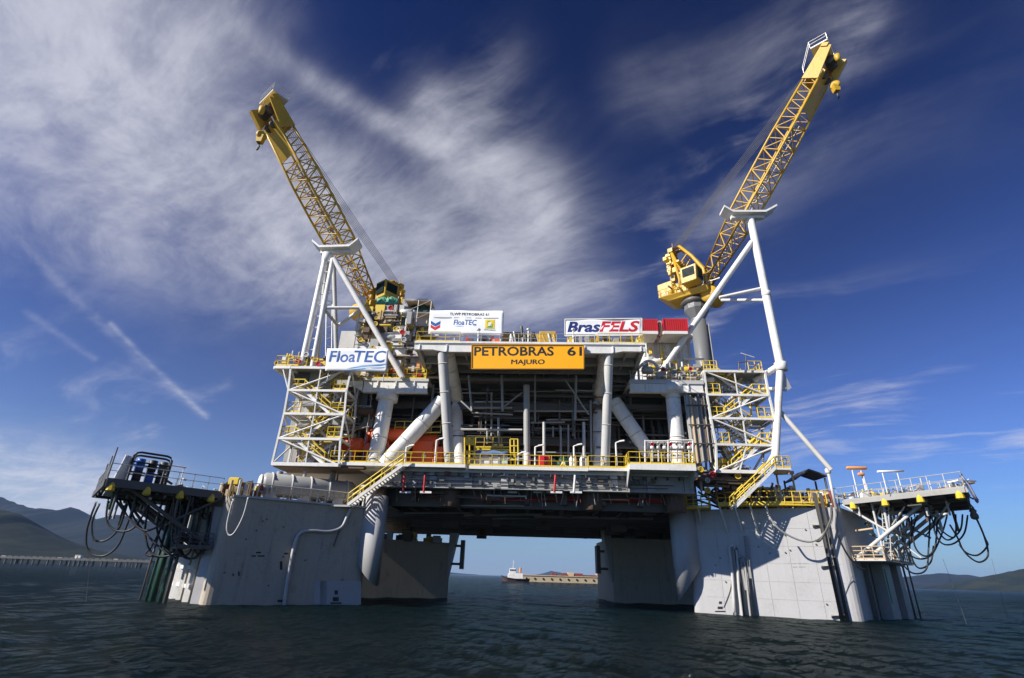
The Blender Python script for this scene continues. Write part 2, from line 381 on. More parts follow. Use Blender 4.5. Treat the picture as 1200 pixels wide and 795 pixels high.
hill('faint blue island on the horizon behind the tug boat', [(560, 673), (575, 676), (588, 675), (600, 677), (615, 675), (632, 673), (646, 669), (656, 671), (668, 673), (690, 676), (730, 678), (790, 682)], 9000, 1300, FOR2, .1, 5)
hill('low far ridge closing the bay', [(400, 664), (450, 664), (500, 668), (540, 672), (570, 674)], 7000, 900, FOR2, .1, 6)

# ------------------------------------------------------------------ pier on piles
def pier():
    p, q = PD(-260, 652, 520), PD(178, 661.5, 520); p.z = q.z = 0
    d = (q-p).normalized(); t = thing('pier', 'long low pier on many dark piles below the green hillside', 'pier', p)
    MB().beam(p+Vector((0, 0, 5.2)), q+Vector((0, 0, 5.2)), 9, 1.6).build('pier_deck', STEEL, t)
    n = 40
    for k in range(n+1):
        e = p.lerp(q, (k+.6*math.sin(k*5.3))/n if 0 < k < n else k/n)
        bar(t, 'pile', e+Vector((0, -3.2, -3)), e+Vector((0, -3.2, 4.6)), .75, STEEL)
        bar(t, 'pile', e+Vector((0, 3.2, -3)), e+Vector((0, 3.2, 4.6)), .75, STEEL)
    for k in range(60):
        e = p.lerp(q, (k+.5)/60); bar(t, 'kerb_block', e+Vector((-2, -4, 6.4)), e+Vector((2, -4, 6.4)), .6, STEEL if k % 9 else GREY, 'box', .5+.5*((k*37) % 5)/5)
    e = p.lerp(q, .80); h = thing('pier_hut', 'small white hut with flat roof standing on the long pier', 'hut', e+Vector((0, 0, 6.0)))
    MB().beam(e+Vector((-2.5, 0, 7.4)), e+Vector((2.5, 0, 7.4)), 4, 2.8).build('wall', WHITE, h)
    MB().beam(e+Vector((-2.9, 0, 9)), e+Vector((2.9, 0, 9)), 4.6, .3).build('roof', GREY, h)
    bar(h, 'door', e+Vector((-.5, -2.02, 7.0)), e+Vector((.5, -2.02, 7.0)), .08, STEEL, 'box', 2.0)
pier()

# ------------------------------------------------------------------ breakwater barge and tug in the gap under the deck
def barge():
    D = 330; p, q = PD(612, 686, D), PD(760, 691, D); p.z = q.z = 0
    t = thing('barge', 'long sand coloured barge with low rusty cargo seen under the deck', 'barge', p)
    b = MB(); w = Vector((0, 9, 0)); z = Vector((0, 0, 1)); ex = (q-p).normalized()*3
    b.quadbox([p+ex*.6-z, q-z, q+w*2-z, p+ex*.6+w*2-z, p+z*3.2, q+z*3.2, q+w*2+z*3.2, p+w*2+z*3.2]); b.build('hull', paint('sandy_hull', (.46, .36, .22), .8, .35, rust=.25), t)
    MB().beam(p+z*3.4-w*.01, q+z*3.4-w*.01, .5, .45).build('fender_rail', TAN, t)
    r_ = random.Random(3); k = .24
    while k < .98:
        l = r_.uniform(.02, .07); a = p.lerp(q, k)+w; c = p.lerp(q, min(.99, k+l))+w; hh = r_.choice((1.2, 1.9, 2.3, 2.4))
        ubar = bar(t, 'cargo', a+z*(3.2+hh/2), c+z*(3.2+hh/2), 5, r_.choice((BROWN, RUSTD, RUSTD, TAN)), 'box', hh); k += l+r_.choice((.002, .004, .012))
    for k in range(15): e = p.lerp(q, (k+.5)/15); bar(t, 'tyre_fender', e+z*1.7+Vector((0, -.35, 0)), e+z*1.7+Vector((0, .05, 0)), .55, BLACK)
barge()
def tug():
    D = 300; c = PD(604, 685, D); c.z = 0; t = thing('tug_boat', 'small tug boat with dark red hull and white wheelhouse', 'tug', c); z = Vector((0, 0, 1))
    Lh, b = 7.4, MB(); prof = [(-1, 1.9, 1.7), (-.6, 2.2, 1.4), (0, 2.3, 1.4), (.6, 1.9, 1.9), (1, .15, 2.9)]
    for s, w, h in prof: b.v += [c+Vector((-s*Lh, -w, h)), c+Vector((-s*Lh, w, h)), c+Vector((-s*Lh*.93, w*.75, -.6)), c+Vector((-s*Lh*.93, -w*.75, -.6))]
    for k in range(4):
        for j in range(4): b.f.append((k*4+j, k*4+(j+1) % 4, k*4+4+(j+1) % 4, k*4+4+j))
    b.f += [(0, 3, 2, 1), (16, 17, 18, 19)]; b.build('hull', paint('tug_hull', (.05, .022, .02), .5, .3), t)
    MB().path([c+Vector((-s*Lh, -w-.12, h-.1)) for s, w, h in prof], .22).build('fender', BLACK, t)
    def bx(nm, x0, x1, w, z0, z1, m, bev=.15): return MB().quadbox([c+Vector(v) for v in ((x0, -w, z0), (x1, -w, z0), (x1, w, z0), (x0, w, z0), (x0+.2, -w*.95, z1), (x1-.2, -w*.95, z1), (x1-.2, w*.95, z1), (x0+.2, w*.95, z1))]).build(nm, m, t, bevel=bev)
    bx('deckhouse', -4.2, 4.0, 1.7, 1.4, 3.9, WHITE); wh = bx('wheelhouse', -3.4, .2, 1.45, 3.9, 6.3, WHITE)
    for k in range(4): bar(wh, 'window', c+Vector((-3.0+k*.85, -1.48, 5.5)), c+Vector((-2.4+k*.85, -1.48, 5.5)), .06, DGLASS, 'box', .7)
    MB().tube(c+Vector((2.3, 0, 3.9)), c+Vector((2.5, 0, 6.8)), .55, 10).build('funnel', FLOAT_O, t)
    MB().tube(c+Vector((-1.4, 0, 6.3)), c+Vector((-1.2, 0, 10.4)), .12, 6).tube(c+Vector((-1.3, -1.2, 8.6)), c+Vector((-1.3, 1.2, 8.6)), .07, 5).tube(c+Vector((-2.1, 0, 9.2)), c+Vector((-.5, 0, 9.2)), .07, 5).build('mast', WHITE, t)
tug()

# ------------------------------------------------------------------ haze
def haze():
    b = MB().quadbox([(-14300, -200, -2.2), (14300, -200, -2.2), (14300, 14200, -2.2), (-14300, 14200, -2.2), (-14300, -200, 400), (14300, -200, 400), (14300, 14200, 400), (-14300, 14200, 400)])
    m = bpy.data.materials.new('haze_air'); m.use_nodes = True; t = m.node_tree; t.nodes.clear()
    o = t.nodes.new('ShaderNodeOutputMaterial'); v = t.nodes.new('ShaderNodeVolumePrincipled')
    v.inputs['Color'].default_value = (.38, .58, 1, 1); v.inputs['Density'].default_value = HAZE; v.inputs['Anisotropy'].default_value = .1
    t.links.new(v.outputs[0], o.inputs['Volume'])
    tag(b.build('haze', m), 'thin bluish haze over the bay', 'haze', kind='stuff')
HAZE = .000048

# ================================================================== THE PLATFORM: hull columns, decks, pillars
PLAT = thing('offshore_platform', 'huge grey and white floating oil platform standing on four square hull columns', 'oil platform', L(0, 14, 0))
def rounded(poly, r, n=4):
    out = []; m = len(poly)
    for i in range(m):
        p, a, b = Vector(poly[i]), Vector(poly[i-1]), Vector(poly[(i+1) % m])
        da, db = (a-p).normalized(), (b-p).normalized(); s, e = p+da*r, p+db*r
        for k in range(n+1):
            t = k/n; out.append(s*(1-t)**2 + p*2*t*(1-t) + e*t*t)
    return out
def column(poly, z0, z1, mat=HULL, r=.7, name='hull_column'):
    pts = rounded([(x, y) for x, y in poly], r); b = MB(); n = len(pts)
    b.slab([(p.x, p.y, z1) for p in pts], z1-z0)
    o = b.build(name, mat, PLAT); return o, pts
ZL, ZR = 8.35, 9.55
LO, LI, LB = Vector((-24.0, 46.9, 0)), Vector((-12.95, 53.6, 0)), Vector((-31.4, 57.4, 0)); LC = Vector((-19.5, 64.2, 0))
RO, RI, RB = Vector((31.3, 51.4, 0)), Vector((18.3, 57.1, 0)), Vector((40.2, 60.4, 0)); RC = Vector((27.0, 68.5, 0))
cl, _ = column([LO.xy, LI.xy, LC.xy, LB.xy], -4, ZL, HULLW)
cr, _ = column([RO.xy, RB.xy, RC.xy, RI.xy], -4, ZR)
fl, _ = column([(-7.0, 74), (-14.5, 87), (-27, 80), (-20, 67)], -4, PD(480, 634, 72).z, HULLW, r=.5)
fr, _ = column([(14.4, 76.5), (28.5, 76.5), (28.5, 90), (14.4, 90)], -4, PD(760, 632, 76.5).z, HULLW, r=.5)
UPV = Vector((0, 0, 1))
# deck support posts on the column corners: round stubs with slanted feet
def stub(c, r, z0, z1, slant, par, mat=HULL):
    b = MB(); n = 22; i = 0; d = Vector(slant)
    for k in range(n):
        a = 2*math.pi*k/n; e = Vector((math.cos(a), math.sin(a), 0))
        b.v += [c+e*r+UPV*(z0+e.dot(d)*r), c+e*r+UPV*z1]
    b.f = [(2*k, (2*k+2) % (2*n), (2*k+3) % (2*n), 2*k+1) for k in range(n)] + [tuple(2*k for k in range(n-1, -1, -1)), tuple(2*k+1 for k in range(n))]
    return b.build('corner_post', mat, par, smooth=True)
el_, er_ = (LI-LO).normalized(), (RI-RO).normalized()
stub(LI+Vector((.0, .45, 0)), 1.25, 3.0, 9.6, (-1.1, .3, 0), cl)
stub(RI+Vector((.0, .3, 0)), 1.35, 2.6, 10.0, (1.3, -.2, 0), cr)
for p, r, zz in ((LI+Vector((0, .45, 0)), 1.0, (9.6, 10.9)), (RI+Vector((0, .3, 0)), 1.1, (10.0, 11.2))): bar(PLAT, 'deck_post', p+UPV*zz[0], p+UPV*zz[1], r, BROWN, 'pipe')
# far columns: flared guides and fender panels on the inner edge
for (c, s, par, zt) in ((Vector((-7.4, 74.6, 0)), 1, fl, PD(480, 634, 72).z), (Vector((14.4, 77.7, 0)), -1, fr, PD(760, 632, 76.5).z)):
    MB().quadbox([c+Vector((0, -1, 2.4)), c+Vector((s*.1, -1, 2.4)), c+Vector((s*.1, 1.5, 2.4)), c+Vector((0, 1.5, 2.4)), c+Vector((0, -1, zt+1.2)), c+Vector((s*1.1, -1, zt+1.2)), c+Vector((s*1.1, 1.5, zt+1.2)), c+Vector((0, 1.5, zt+1.2))]).build('guide', HULL, par)
    MB().beam(c+Vector((s*1.75, .2, 3.4)), c+Vector((s*1.75, .2, 6.9)), .5, 1.6).beam(c+Vector((s*.8, .2, 6.2)), c+Vector((s*1.6, .2, 6.2)), .3).beam(c+Vector((s*.4, .2, 4.0)), c+Vector((s*1.6, .2, 4.0)), .3).build('fender_panel', STEEL, par)
# weld seams and small marks on the two near columns
def onface(O, e, s, z, off=.03):
    n = Vector((e.y, -e.x, 0));  n = n if n.y < 0 else -n
    return O+e*s+n*off+UPV*z
wl_, wr_ = (LI-LO).length, (RI-RO).length
for z in (1.3, 2.7, 4.1, 5.5, 6.9): MB().beam(onface(LO, el_, .8, z, .004), onface(LO, el_, wl_-1.2, z, .004), .02, .035).build('weld_seam', SEAM, cl)
for z in (1.5, 3.0, 4.6, 6.1, 7.7): MB().beam(onface(RO, er_, .8, z, .004), onface(RO, er_, wr_-1.4, z, .004), .02, .035).build('weld_seam', SEAM, cr)
for k in range(5): s = 2.3+2.1*k; MB().beam(onface(LO, el_, s, .0, .006), onface(LO, el_, s, ZL-.2, .006), .035, .02).build('weld_seam', SEAM, cl); MB().beam(onface(RO, er_, s+.5, 0, .006), onface(RO, er_, s+.5, ZR-.2, .006), .035, .02).build('weld_seam', SEAM, cr)
r_ = random.Random(8)
for O, e, w, par, zt in ((LO, el_, wl_, cl, ZL), (RO, er_, wr_, cr, ZR)):
    for k in range(12):
        s, z = r_.uniform(1, w-2), r_.uniform(.8, zt-1.6); p = onface(O, e, s, z, 0); q = onface(O, e, s, z, .09); bar(par, 'lug', p, q, .07, STEEL)

# ------------------------------------------------------------------ main deck
ZD = 12.3
MD = MB().box(-14.6, 18.2, 0, 34, ZD-.45, ZD).build('main_deck', LGREY, PLAT)
MB().box(-12.3, 17.8, .35, .75, 10.45, ZD-.46).build('front_girder', GREY, MD)
MB().box(-12.3, 17.8, .1, 1.0, 10.36, 10.45).build('girder_flange', GREY, MD)
for k in range(9):
    u = -10.8+k*3.5; MB().box(u-.35, u+.35, .10, .34, 10.46, ZD-.47).build('girder_stiffener', GREY if k % 3 else LGREY, MD)
for k in range(26): ubox(MD, 'deck_bracket', -11.6+k*1.12, -11.5+k*1.12, -.25, .34, ZD-.75, ZD-.47, STEEL)
# white edge strips: a short step in the middle of the front
def edge(x0, x1, y, v, h=.28, d=1.0, m=WHITE):
    a, b = uvz(PX(x0, y, v)), uvz(PX(x1, y, v)); zt = ZD+.16
    return MB().box(a[0], b[0], v, v+d, zt-h-.02, zt).build('deck_edge', m, MD), a[0], b[0]
e1, ua, ub = edge(397, 545, 549, -.9); e2, uc, ud = edge(548, 689, 552, -.5, .30, .5); e3, ue, uf = edge(690, 738, 549, -.75, .26, .75)
railing(PLAT, [L(-12.0, -.85, ZD+.16), L(ub-.3, -.85, ZD+.16)], step=1.2); railing(PLAT, [L(uc, -.45, ZD+.16), L(ud, -.45, ZD+.16)], step=1.2); railing(PLAT, [L(ue, -.7, ZD+.16), L(uf, -.7, ZD+.16)], step=1.2)
railing(PLAT, [L(-17.5, -.7, ZD+.16), L(-12.6, -.85, ZD+.16)], step=1.2)
# projecting valve platform on the right
a = PX(738, 550, -2.2); b_ = PX(816, 550, -2.2); ua_, ub_ = uvz(a)[0], uvz(b_)[0]; zp = PX(777, 544, -2.2).z
VP = MB().box(ua_, ub_, -2.2, 1.2, zp-.55, zp).build('valve_platform', WHITE, PLAT)
for u in (ua_, ub_-.12): MB().quadbox([L(u, -2.1, zp-.56), L(u+.12, -2.1, zp-.56), L(u+.12, .3, zp-2.2), L(u, .3, zp-2.2), L(u, -1.7, zp-.56), L(u+.12, -1.7, zp-.56), L(u+.12, .3, zp-.56), L(u, .3, zp-.56)]).build('bracket', LGREY, VP)
railing(VP, [L(ua_, .8, zp), L(ua_, -2.1, zp), L(ub_, -2.1, zp), L(ub_, .8, zp)], step=.95, r=.045)
# ------------------------------------------------------------------ underside: deep beams both ways, long pipes, hangers
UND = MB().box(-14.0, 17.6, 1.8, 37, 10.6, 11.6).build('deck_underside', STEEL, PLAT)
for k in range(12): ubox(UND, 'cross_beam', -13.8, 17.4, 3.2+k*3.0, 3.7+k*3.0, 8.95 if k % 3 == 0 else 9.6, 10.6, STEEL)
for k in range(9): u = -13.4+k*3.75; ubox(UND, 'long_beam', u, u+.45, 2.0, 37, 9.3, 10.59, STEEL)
r_ = random.Random(5)
for k in range(46):
    u, v = r_.uniform(-13.5, 16), r_.uniform(4, 36); ubox(UND, 'hanging_box', u, u+r_.uniform(.4, 1.6), v, v+.8, r_.uniform(8.7, 9.3), 10.5, r_.choice((STEEL, STEEL, BROWN)))
for k in range(16):
    v = r_.uniform(3, 34); u = r_.uniform(-13, 3); bar(UND, 'underdeck_pipe', L(u, v, r_.uniform(8.9, 9.5)), L(u+r_.uniform(4, 14), v, 9.2), r_.uniform(.06, .16), r_.choice((STEEL, BROWN, LGREY, STEEL)))
for k in range(12):
    u = r_.uniform(-13, 16.5); v = r_.uniform(3, 20); bar(UND, 'underdeck_pipe', L(u, v, 9.25), L(u+r_.uniform(-1, 1), v+r_.uniform(6, 14), 9.2), r_.uniform(.06, .15), r_.choice((STEEL, BROWN, LGREY)))
for k in range(10):
    x = 590+k*21; p = PX(x, 584, 2.6); bar(UND, 'pipe_hanger', L(uvz(p)[0], 2.6, 9.55), L(uvz(p)[0]-.35, 2.0, 10.6), .05, LGREY)
bar(UND, 'fire_main', PX(566, 584.5, 2.6), PX(798, 587.5, 2.6), .17, RED, 'pipe')
for x in (474, 498, 651, 674):                     # red drop pipes with white feet below the deck edge
    p, q = PX(x, 557, -.3), PX(x-1.5, 577, -.3); bar(MD, 'drop_pipe', p, q, .11, RED if x != 674 else WHITE); bar(MD, 'drop_foot', q+EU*-.35, q+EU*.75, .10, WHITE, 'box', .18)
for x in (443, 529, 694, 791): p = PX(x, 571, 1.6); c = L(uvz(p)[0], 1.9, 0); bar(UND, 'column_head', c+UPV*8.8, c+UPV*10.5, .95, BROWN, 'pipe')
for x in (595, 625, 640, 735, 760): p = PX(x, 577, .8); bar(MD, 'lamp_bracket', p, p+EU*.9, .10, LGREY, 'box', .16)

# ------------------------------------------------------------------ pillars, braces, mid decks, upper deck
def colr(p, q, px_w):                              # radius of a round member from its width in the picture
    c = (Vector(p)+Vector(q))/2; return px_w/2*(c-CAM).dot(FW)/F_PX
def member(name, a, va, b, vb, w, mat=WHITE, par=PLAT, shape='pipe'):
    p, q = PX(*a, va), PX(*b, vb); r = colr(p, q, w)
    if shape == 'big':
        d = (q-p).normalized()
        for t in (.10, .36, .64, .92): c = p.lerp(q, t); bar(par, 'weld_ring', c-d*.05, c+d*.05, r*1.035, mat, shape)
    return bar(par, name, p, q, r, mat, shape)
PILL = WHITE
member('pillar', (518.5, 414), -2.4, (527, 545), -.1, 11.5, LGREY, shape='big')
member('pillar', (713.5, 416), -2.4, (709, 546), -.1, 10.5, LGREY, shape='big')
member('pillar', (532, 448), 5.5, (539.5, 546), 3.2, 14, PILL, shape='big'); member('pillar', (700, 452), 5.5, (702, 546), 3.2, 12.5, PILL, shape='big')
member('raking_strut', (524, 408), -2.0, (536, 470), 5.0, 15, PILL, shape='big'); member('raking_strut', (709, 410), -2.0, (701, 470), 5.0, 12, PILL, shape='big')
member('brace', (519, 470), 2.2, (450, 546), 1.4, 18.5, PILL, shape='big'); member('brace', (719, 470), 3.4, (762, 533), 3.0, 17, PILL, shape='big')
member('pillar', (455, 458), 1.8, (438.5, 547), 1.8, 18, PILL, shape='big'); member('pillar', (788, 460), 1.8, (796, 545), 1.8, 17, PILL, shape='big')
p, q = PX(455, 461, 1.8), PX(453, 470, 1.8); bar(PLAT, 'pillar_collar', q, p, colr(p, q, 25), WHITE, 'big')
p, q = PX(787.5, 452, 1.8), PX(788, 462, 1.8); bar(PLAT, 'pillar_collar', q, p, colr(p, q, 26), WHITE, 'big')
member('pillar', (617, 452), 1.0, (617.5, 547), 1.0, 7.5, GREY, shape='pipe')
member('sleeve', (617, 531), 1.0, (617.3, 547), 1.0, 9, WHITE, shape='pipe')
# mid decks, left and right
def mid(x0, x1, yt, yb, v0, v1, nm):
    a, b2 = PX(x0, yt, v0), PX(x1, yb, v0); zt, zb = a.z, b2.z; u0, u1 = uvz(a)[0], uvz(b2)[0]
    o = MB().box(u0, u1, v0, v1, zt-.3, zt).build('mid_deck', LGREY, PLAT)
    b = MB().box(u0+.1, u1-.1, v0+.12, v0+.4, zb, zt-.31); b.build('girder', WHITE, o)
    MB().box(u0+.05, u1-.05, v0+.02, v0+.6, zb-.12, zb-.005).build('girder_flange', WHITE, o)
    for k in range(3): u = u0+(u1-u0)*(.22+.28*k); MB().box(u, u+.12, v0-.02, v0+.11, zb+.02, zt-.32).build('stiffener', WHITE, o)
    for k in range(6): v = v0+2+k*(v1-v0-3)/6; ubox(o, 'deck_beam', u0+.2, u1-.2, v, v+.35, zt-1.1, zt-.31, STEEL)
    return o, u0, u1, zt, zb
ml, mlu0, mlu1, ZML, zmlb = mid(426, 501, 443, 459, .9, 20, 'left')
mr, mru0, mru1, ZMR, zmrb = mid(737, 826, 446, 459, .9, 20, 'right')
for u, zb in ((mlu0-1.7, zmlb),): MB().quadbox([L(u, 1.0, ZML-.6), L(mlu0, 1.0, zmlb), L(mlu0, 1.4, zmlb), L(u, 1.4, ZML-.6), L(u, 1.0, ZML-.31), L(mlu0, 1.0, ZML-.31), L(mlu0, 1.4, ZML-.31), L(u, 1.4, ZML-.31)]).build('haunch', WHITE, ml)
# upper deck that overhangs the front
a, b_ = PX(486, 402, -3), PX(756, 402, -3); UU0, UU1 = uvz(a)[0], uvz(b_)[0]; ZU = PX(620, 401, -3).z; zub = PX(620, 413, -3).z
UD = MB().box(UU0, UU1, -3, 15, ZU-.35, ZU).build('upper_deck', LGREY, PLAT)
uw = [(UU0, ZU-.9), (UU0+1.9, ZU-.9), (UU0+3.0, zub), (UU1-3.4, zub), (UU1-2.3, ZU-.9), (UU1, ZU-.9)]
b = MB()
for (u0, z0), (u1, z1) in zip(uw, uw[1:]): b.quadbox([L(u0, -2.95, z0), L(u1, -2.95, z1), L(u1, -2.6, z1), L(u0, -2.6, z0), L(u0, -2.95, ZU-.36), L(u1, -2.95, ZU-.36), L(u1, -2.6, ZU-.36), L(u0, -2.6, ZU-.36)])
b.build('front_girder', WHITE, UD)
MB().beam(L(UU0, -3.02, ZU-.12), L(UU1, -3.02, ZU-.12), .1, .22).build('deck_lip', WHITE, UD)
for k in range(9): u = UU0+.5+k*(UU1-UU0-1)/8; ubox(UD, 'stiffener', u, u+.1, -3.06, -2.96, max(zub, ZU-.9) if k in (0, 8) else zub+.05, ZU-.37, WHITE)
for u in (UU0+.1, UU1-.5): MB().quadbox([L(u, -2.55, ZU-.9), L(u+.4, -2.55, ZU-.9), L(u+.4, 14.5, ZU-2.4), L(u, 14.5, ZU-2.4), L(u, -2.55, ZU-.36), L(u+.4, -2.55, ZU-.36), L(u+.4, 14.5, ZU-.36), L(u, 14.5, ZU-.36)]).build('side_girder', GREY, UD)
for k in range(6): v = .2+k*2.6; ubox(UD, 'deck_beam', UU0+.6, UU1-.6, v, v+.35, ZU-1.15, ZU-.36, GREY)
for k in range(8): u = UU0+2.2+k*(UU1-UU0-4)/7; ubox(UD, 'deck_stringer', u, u+.18, -2.5, 14.6, ZU-.75, ZU-.36, GREY)
ubox(UD, 'under_plate', UU0+3.2, UU1-3.4, 4.5, 14.8, ZU-1.5, ZU-1.2, GREY)
ubox(UD, 'rear_girder', UU0, UU1, 14.6, 15.2, ZU-2.6, ZU-.36, GREY)
railing(UD, [L(UU0+.1, -2.9, ZU), L(-5.2, -2.9, ZU)], step=1.3); railing(UD, [L(8.9, -2.9, ZU), L(UU1-.1, -2.9, ZU), L(UU1-.1, 6, ZU)], step=1.3); railing(UD, [L(UU0+.1, -2.9, ZU), L(UU0+.1, 6, ZU)], step=1.3)
railing(UD, [L(-5.0, -2.6, ZU), L(8.6, -2.6, ZU)], GALV, step=2.0, kick=False)

# ------------------------------------------------------------------ process hall between the decks: floors, bulkhead and bracing in the shade
HALL = thing('process_hall', 'dark pipe filled process hall between main deck and upper deck', 'process hall', L(1, 8, ZD))
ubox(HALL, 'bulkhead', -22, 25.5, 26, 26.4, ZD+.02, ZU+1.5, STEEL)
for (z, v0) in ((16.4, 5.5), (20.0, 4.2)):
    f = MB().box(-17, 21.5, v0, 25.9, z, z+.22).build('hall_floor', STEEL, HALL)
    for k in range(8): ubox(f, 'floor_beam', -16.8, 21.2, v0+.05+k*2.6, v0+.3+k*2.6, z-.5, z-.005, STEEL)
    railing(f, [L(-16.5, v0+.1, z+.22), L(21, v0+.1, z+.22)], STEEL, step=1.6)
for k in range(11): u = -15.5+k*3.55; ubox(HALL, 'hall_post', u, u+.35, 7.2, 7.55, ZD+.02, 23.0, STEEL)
def hb(a, b, v, w, m=GREY, nm='hall_pipe'): member(nm, a, v, b, v, w, m, HALL, 'cyl')
hb((662, 445), (690, 486), 1.4, 2.0, GREY, 'hall_brace'); hb((675, 440), (674, 492), 1.6, 3, GREY); hb((588, 440), (589, 482), 1.6, 3, GREY); hb((627, 440), (627, 495), 2.4, 2.2)
hb((589, 478), (612, 460), 1.8, 1.8, GREY, 'hall_brace'); hb((549, 440), (553, 482), 1.6, 2.6); hb((540, 470), (553, 482), 1.6, 2, GREY, 'hall_brace')
hb((553, 484), (601, 486), 1.8, 2.2); hb((555, 478), (600, 478), 2.2, 2.6); hb((556, 471), (600, 471), 3, 2.2); hb((540, 503.5), (612, 504), 1.6, 2.6, LGREY)
hb((602, 482), (690, 482), 3, 2.2); hb((622, 495.5), (662, 495), 2.6, 2.0); hb((640, 492), (690, 492), 3.2, 2.0)
hb((637.5, 495), (637.5, 534), 1.6, 3.6, LGREY); hb((684, 495), (684.5, 537), 1.6, 3.6, LGREY); hb((657, 500), (657.5, 538), 2.4, 2.4); hb((666, 498), (666, 538), 2.8, 2.2); hb((648, 500), (648, 512), 2.6, 2)
hb((571, 505), (571, 520), 2.4, 2.2); hb((584, 490), (585, 520), 2.2, 3, GREY); hb((576, 460), (576, 512), 3.4, 2.4); hb((692, 470), (693, 540), 3, 2.5)
r_ = random.Random(12)
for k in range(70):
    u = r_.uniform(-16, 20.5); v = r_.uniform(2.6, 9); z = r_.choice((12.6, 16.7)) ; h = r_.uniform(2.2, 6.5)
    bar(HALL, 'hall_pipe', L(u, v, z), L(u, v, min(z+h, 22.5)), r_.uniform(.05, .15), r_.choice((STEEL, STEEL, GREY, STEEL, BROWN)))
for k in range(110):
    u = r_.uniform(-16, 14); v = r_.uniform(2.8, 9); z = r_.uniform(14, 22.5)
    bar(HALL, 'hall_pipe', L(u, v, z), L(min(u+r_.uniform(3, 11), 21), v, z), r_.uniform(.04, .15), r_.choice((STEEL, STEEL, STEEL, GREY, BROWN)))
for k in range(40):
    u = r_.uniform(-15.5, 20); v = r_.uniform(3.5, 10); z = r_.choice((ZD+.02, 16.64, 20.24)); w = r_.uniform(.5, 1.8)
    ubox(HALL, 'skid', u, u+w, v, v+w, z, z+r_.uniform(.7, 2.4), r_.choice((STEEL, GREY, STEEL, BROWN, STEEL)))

# conduits, junction boxes and brackets crowding the front girder
r_ = random.Random(66)
for z in (10.75, 11.05, 11.5): bar(MD, 'conduit', L(-12+r_.uniform(0, 3), .02, z), L(17-r_.uniform(0, 4), .02, z), .04, r_.choice((STEEL, BROWN)))
for k in range(34):
    u = r_.uniform(-12, 17.2); z = r_.uniform(10.3, 11.6); ubox(MD, 'junction_box', u, u+r_.uniform(.15, .5), -.12, .08, z, z+r_.uniform(.15, .45), r_.choice((STEEL, BROWN, STEEL, RUSTD, GREY, STEEL)))
for k in range(30):
    u = r_.uniform(-12, 17.2); bar(MD, 'hanger', L(u, .5, 10.36), L(u+r_.uniform(-.3, .3), .5+r_.uniform(0, 1.2), 9.6-r_.uniform(0, .7)), .035, r_.choice((GREY, BROWN, STEEL)))
for k in range(14):
    u = r_.uniform(-12, 13); v = r_.uniform(.9, 2.4); z = r_.uniform(9.4, 10.2); bar(UND, 'underdeck_pipe', L(u, v, z), L(u+r_.uniform(2, 6), v, z), r_.uniform(.05, .13), r_.choice((BROWN, STEEL, RUSTD, LGREY, TAN)))

# rear part of the underside is wider than the front: it reaches over the far columns
UNR = MB().box(-22.5, 26.0, 13.5, 38.5, 9.75, 10.55).build('rear_underside', STEEL, PLAT)
for k in range(9): ubox(UNR, 'cross_beam', -22.3, 25.8, 14.0+k*2.7, 14.5+k*2.7, 8.4 if k > 5 else 8.9, 9.745, STEEL)
for k in range(50):
    u, v = r_.uniform(-22, 24), r_.uniform(14, 38); ubox(UNR, 'hanging_box', u, u+r_.uniform(.4, 2.2), v, v+.8, r_.uniform(8.0, 8.8), 9.7, r_.choice((STEEL, STEEL, BROWN)))

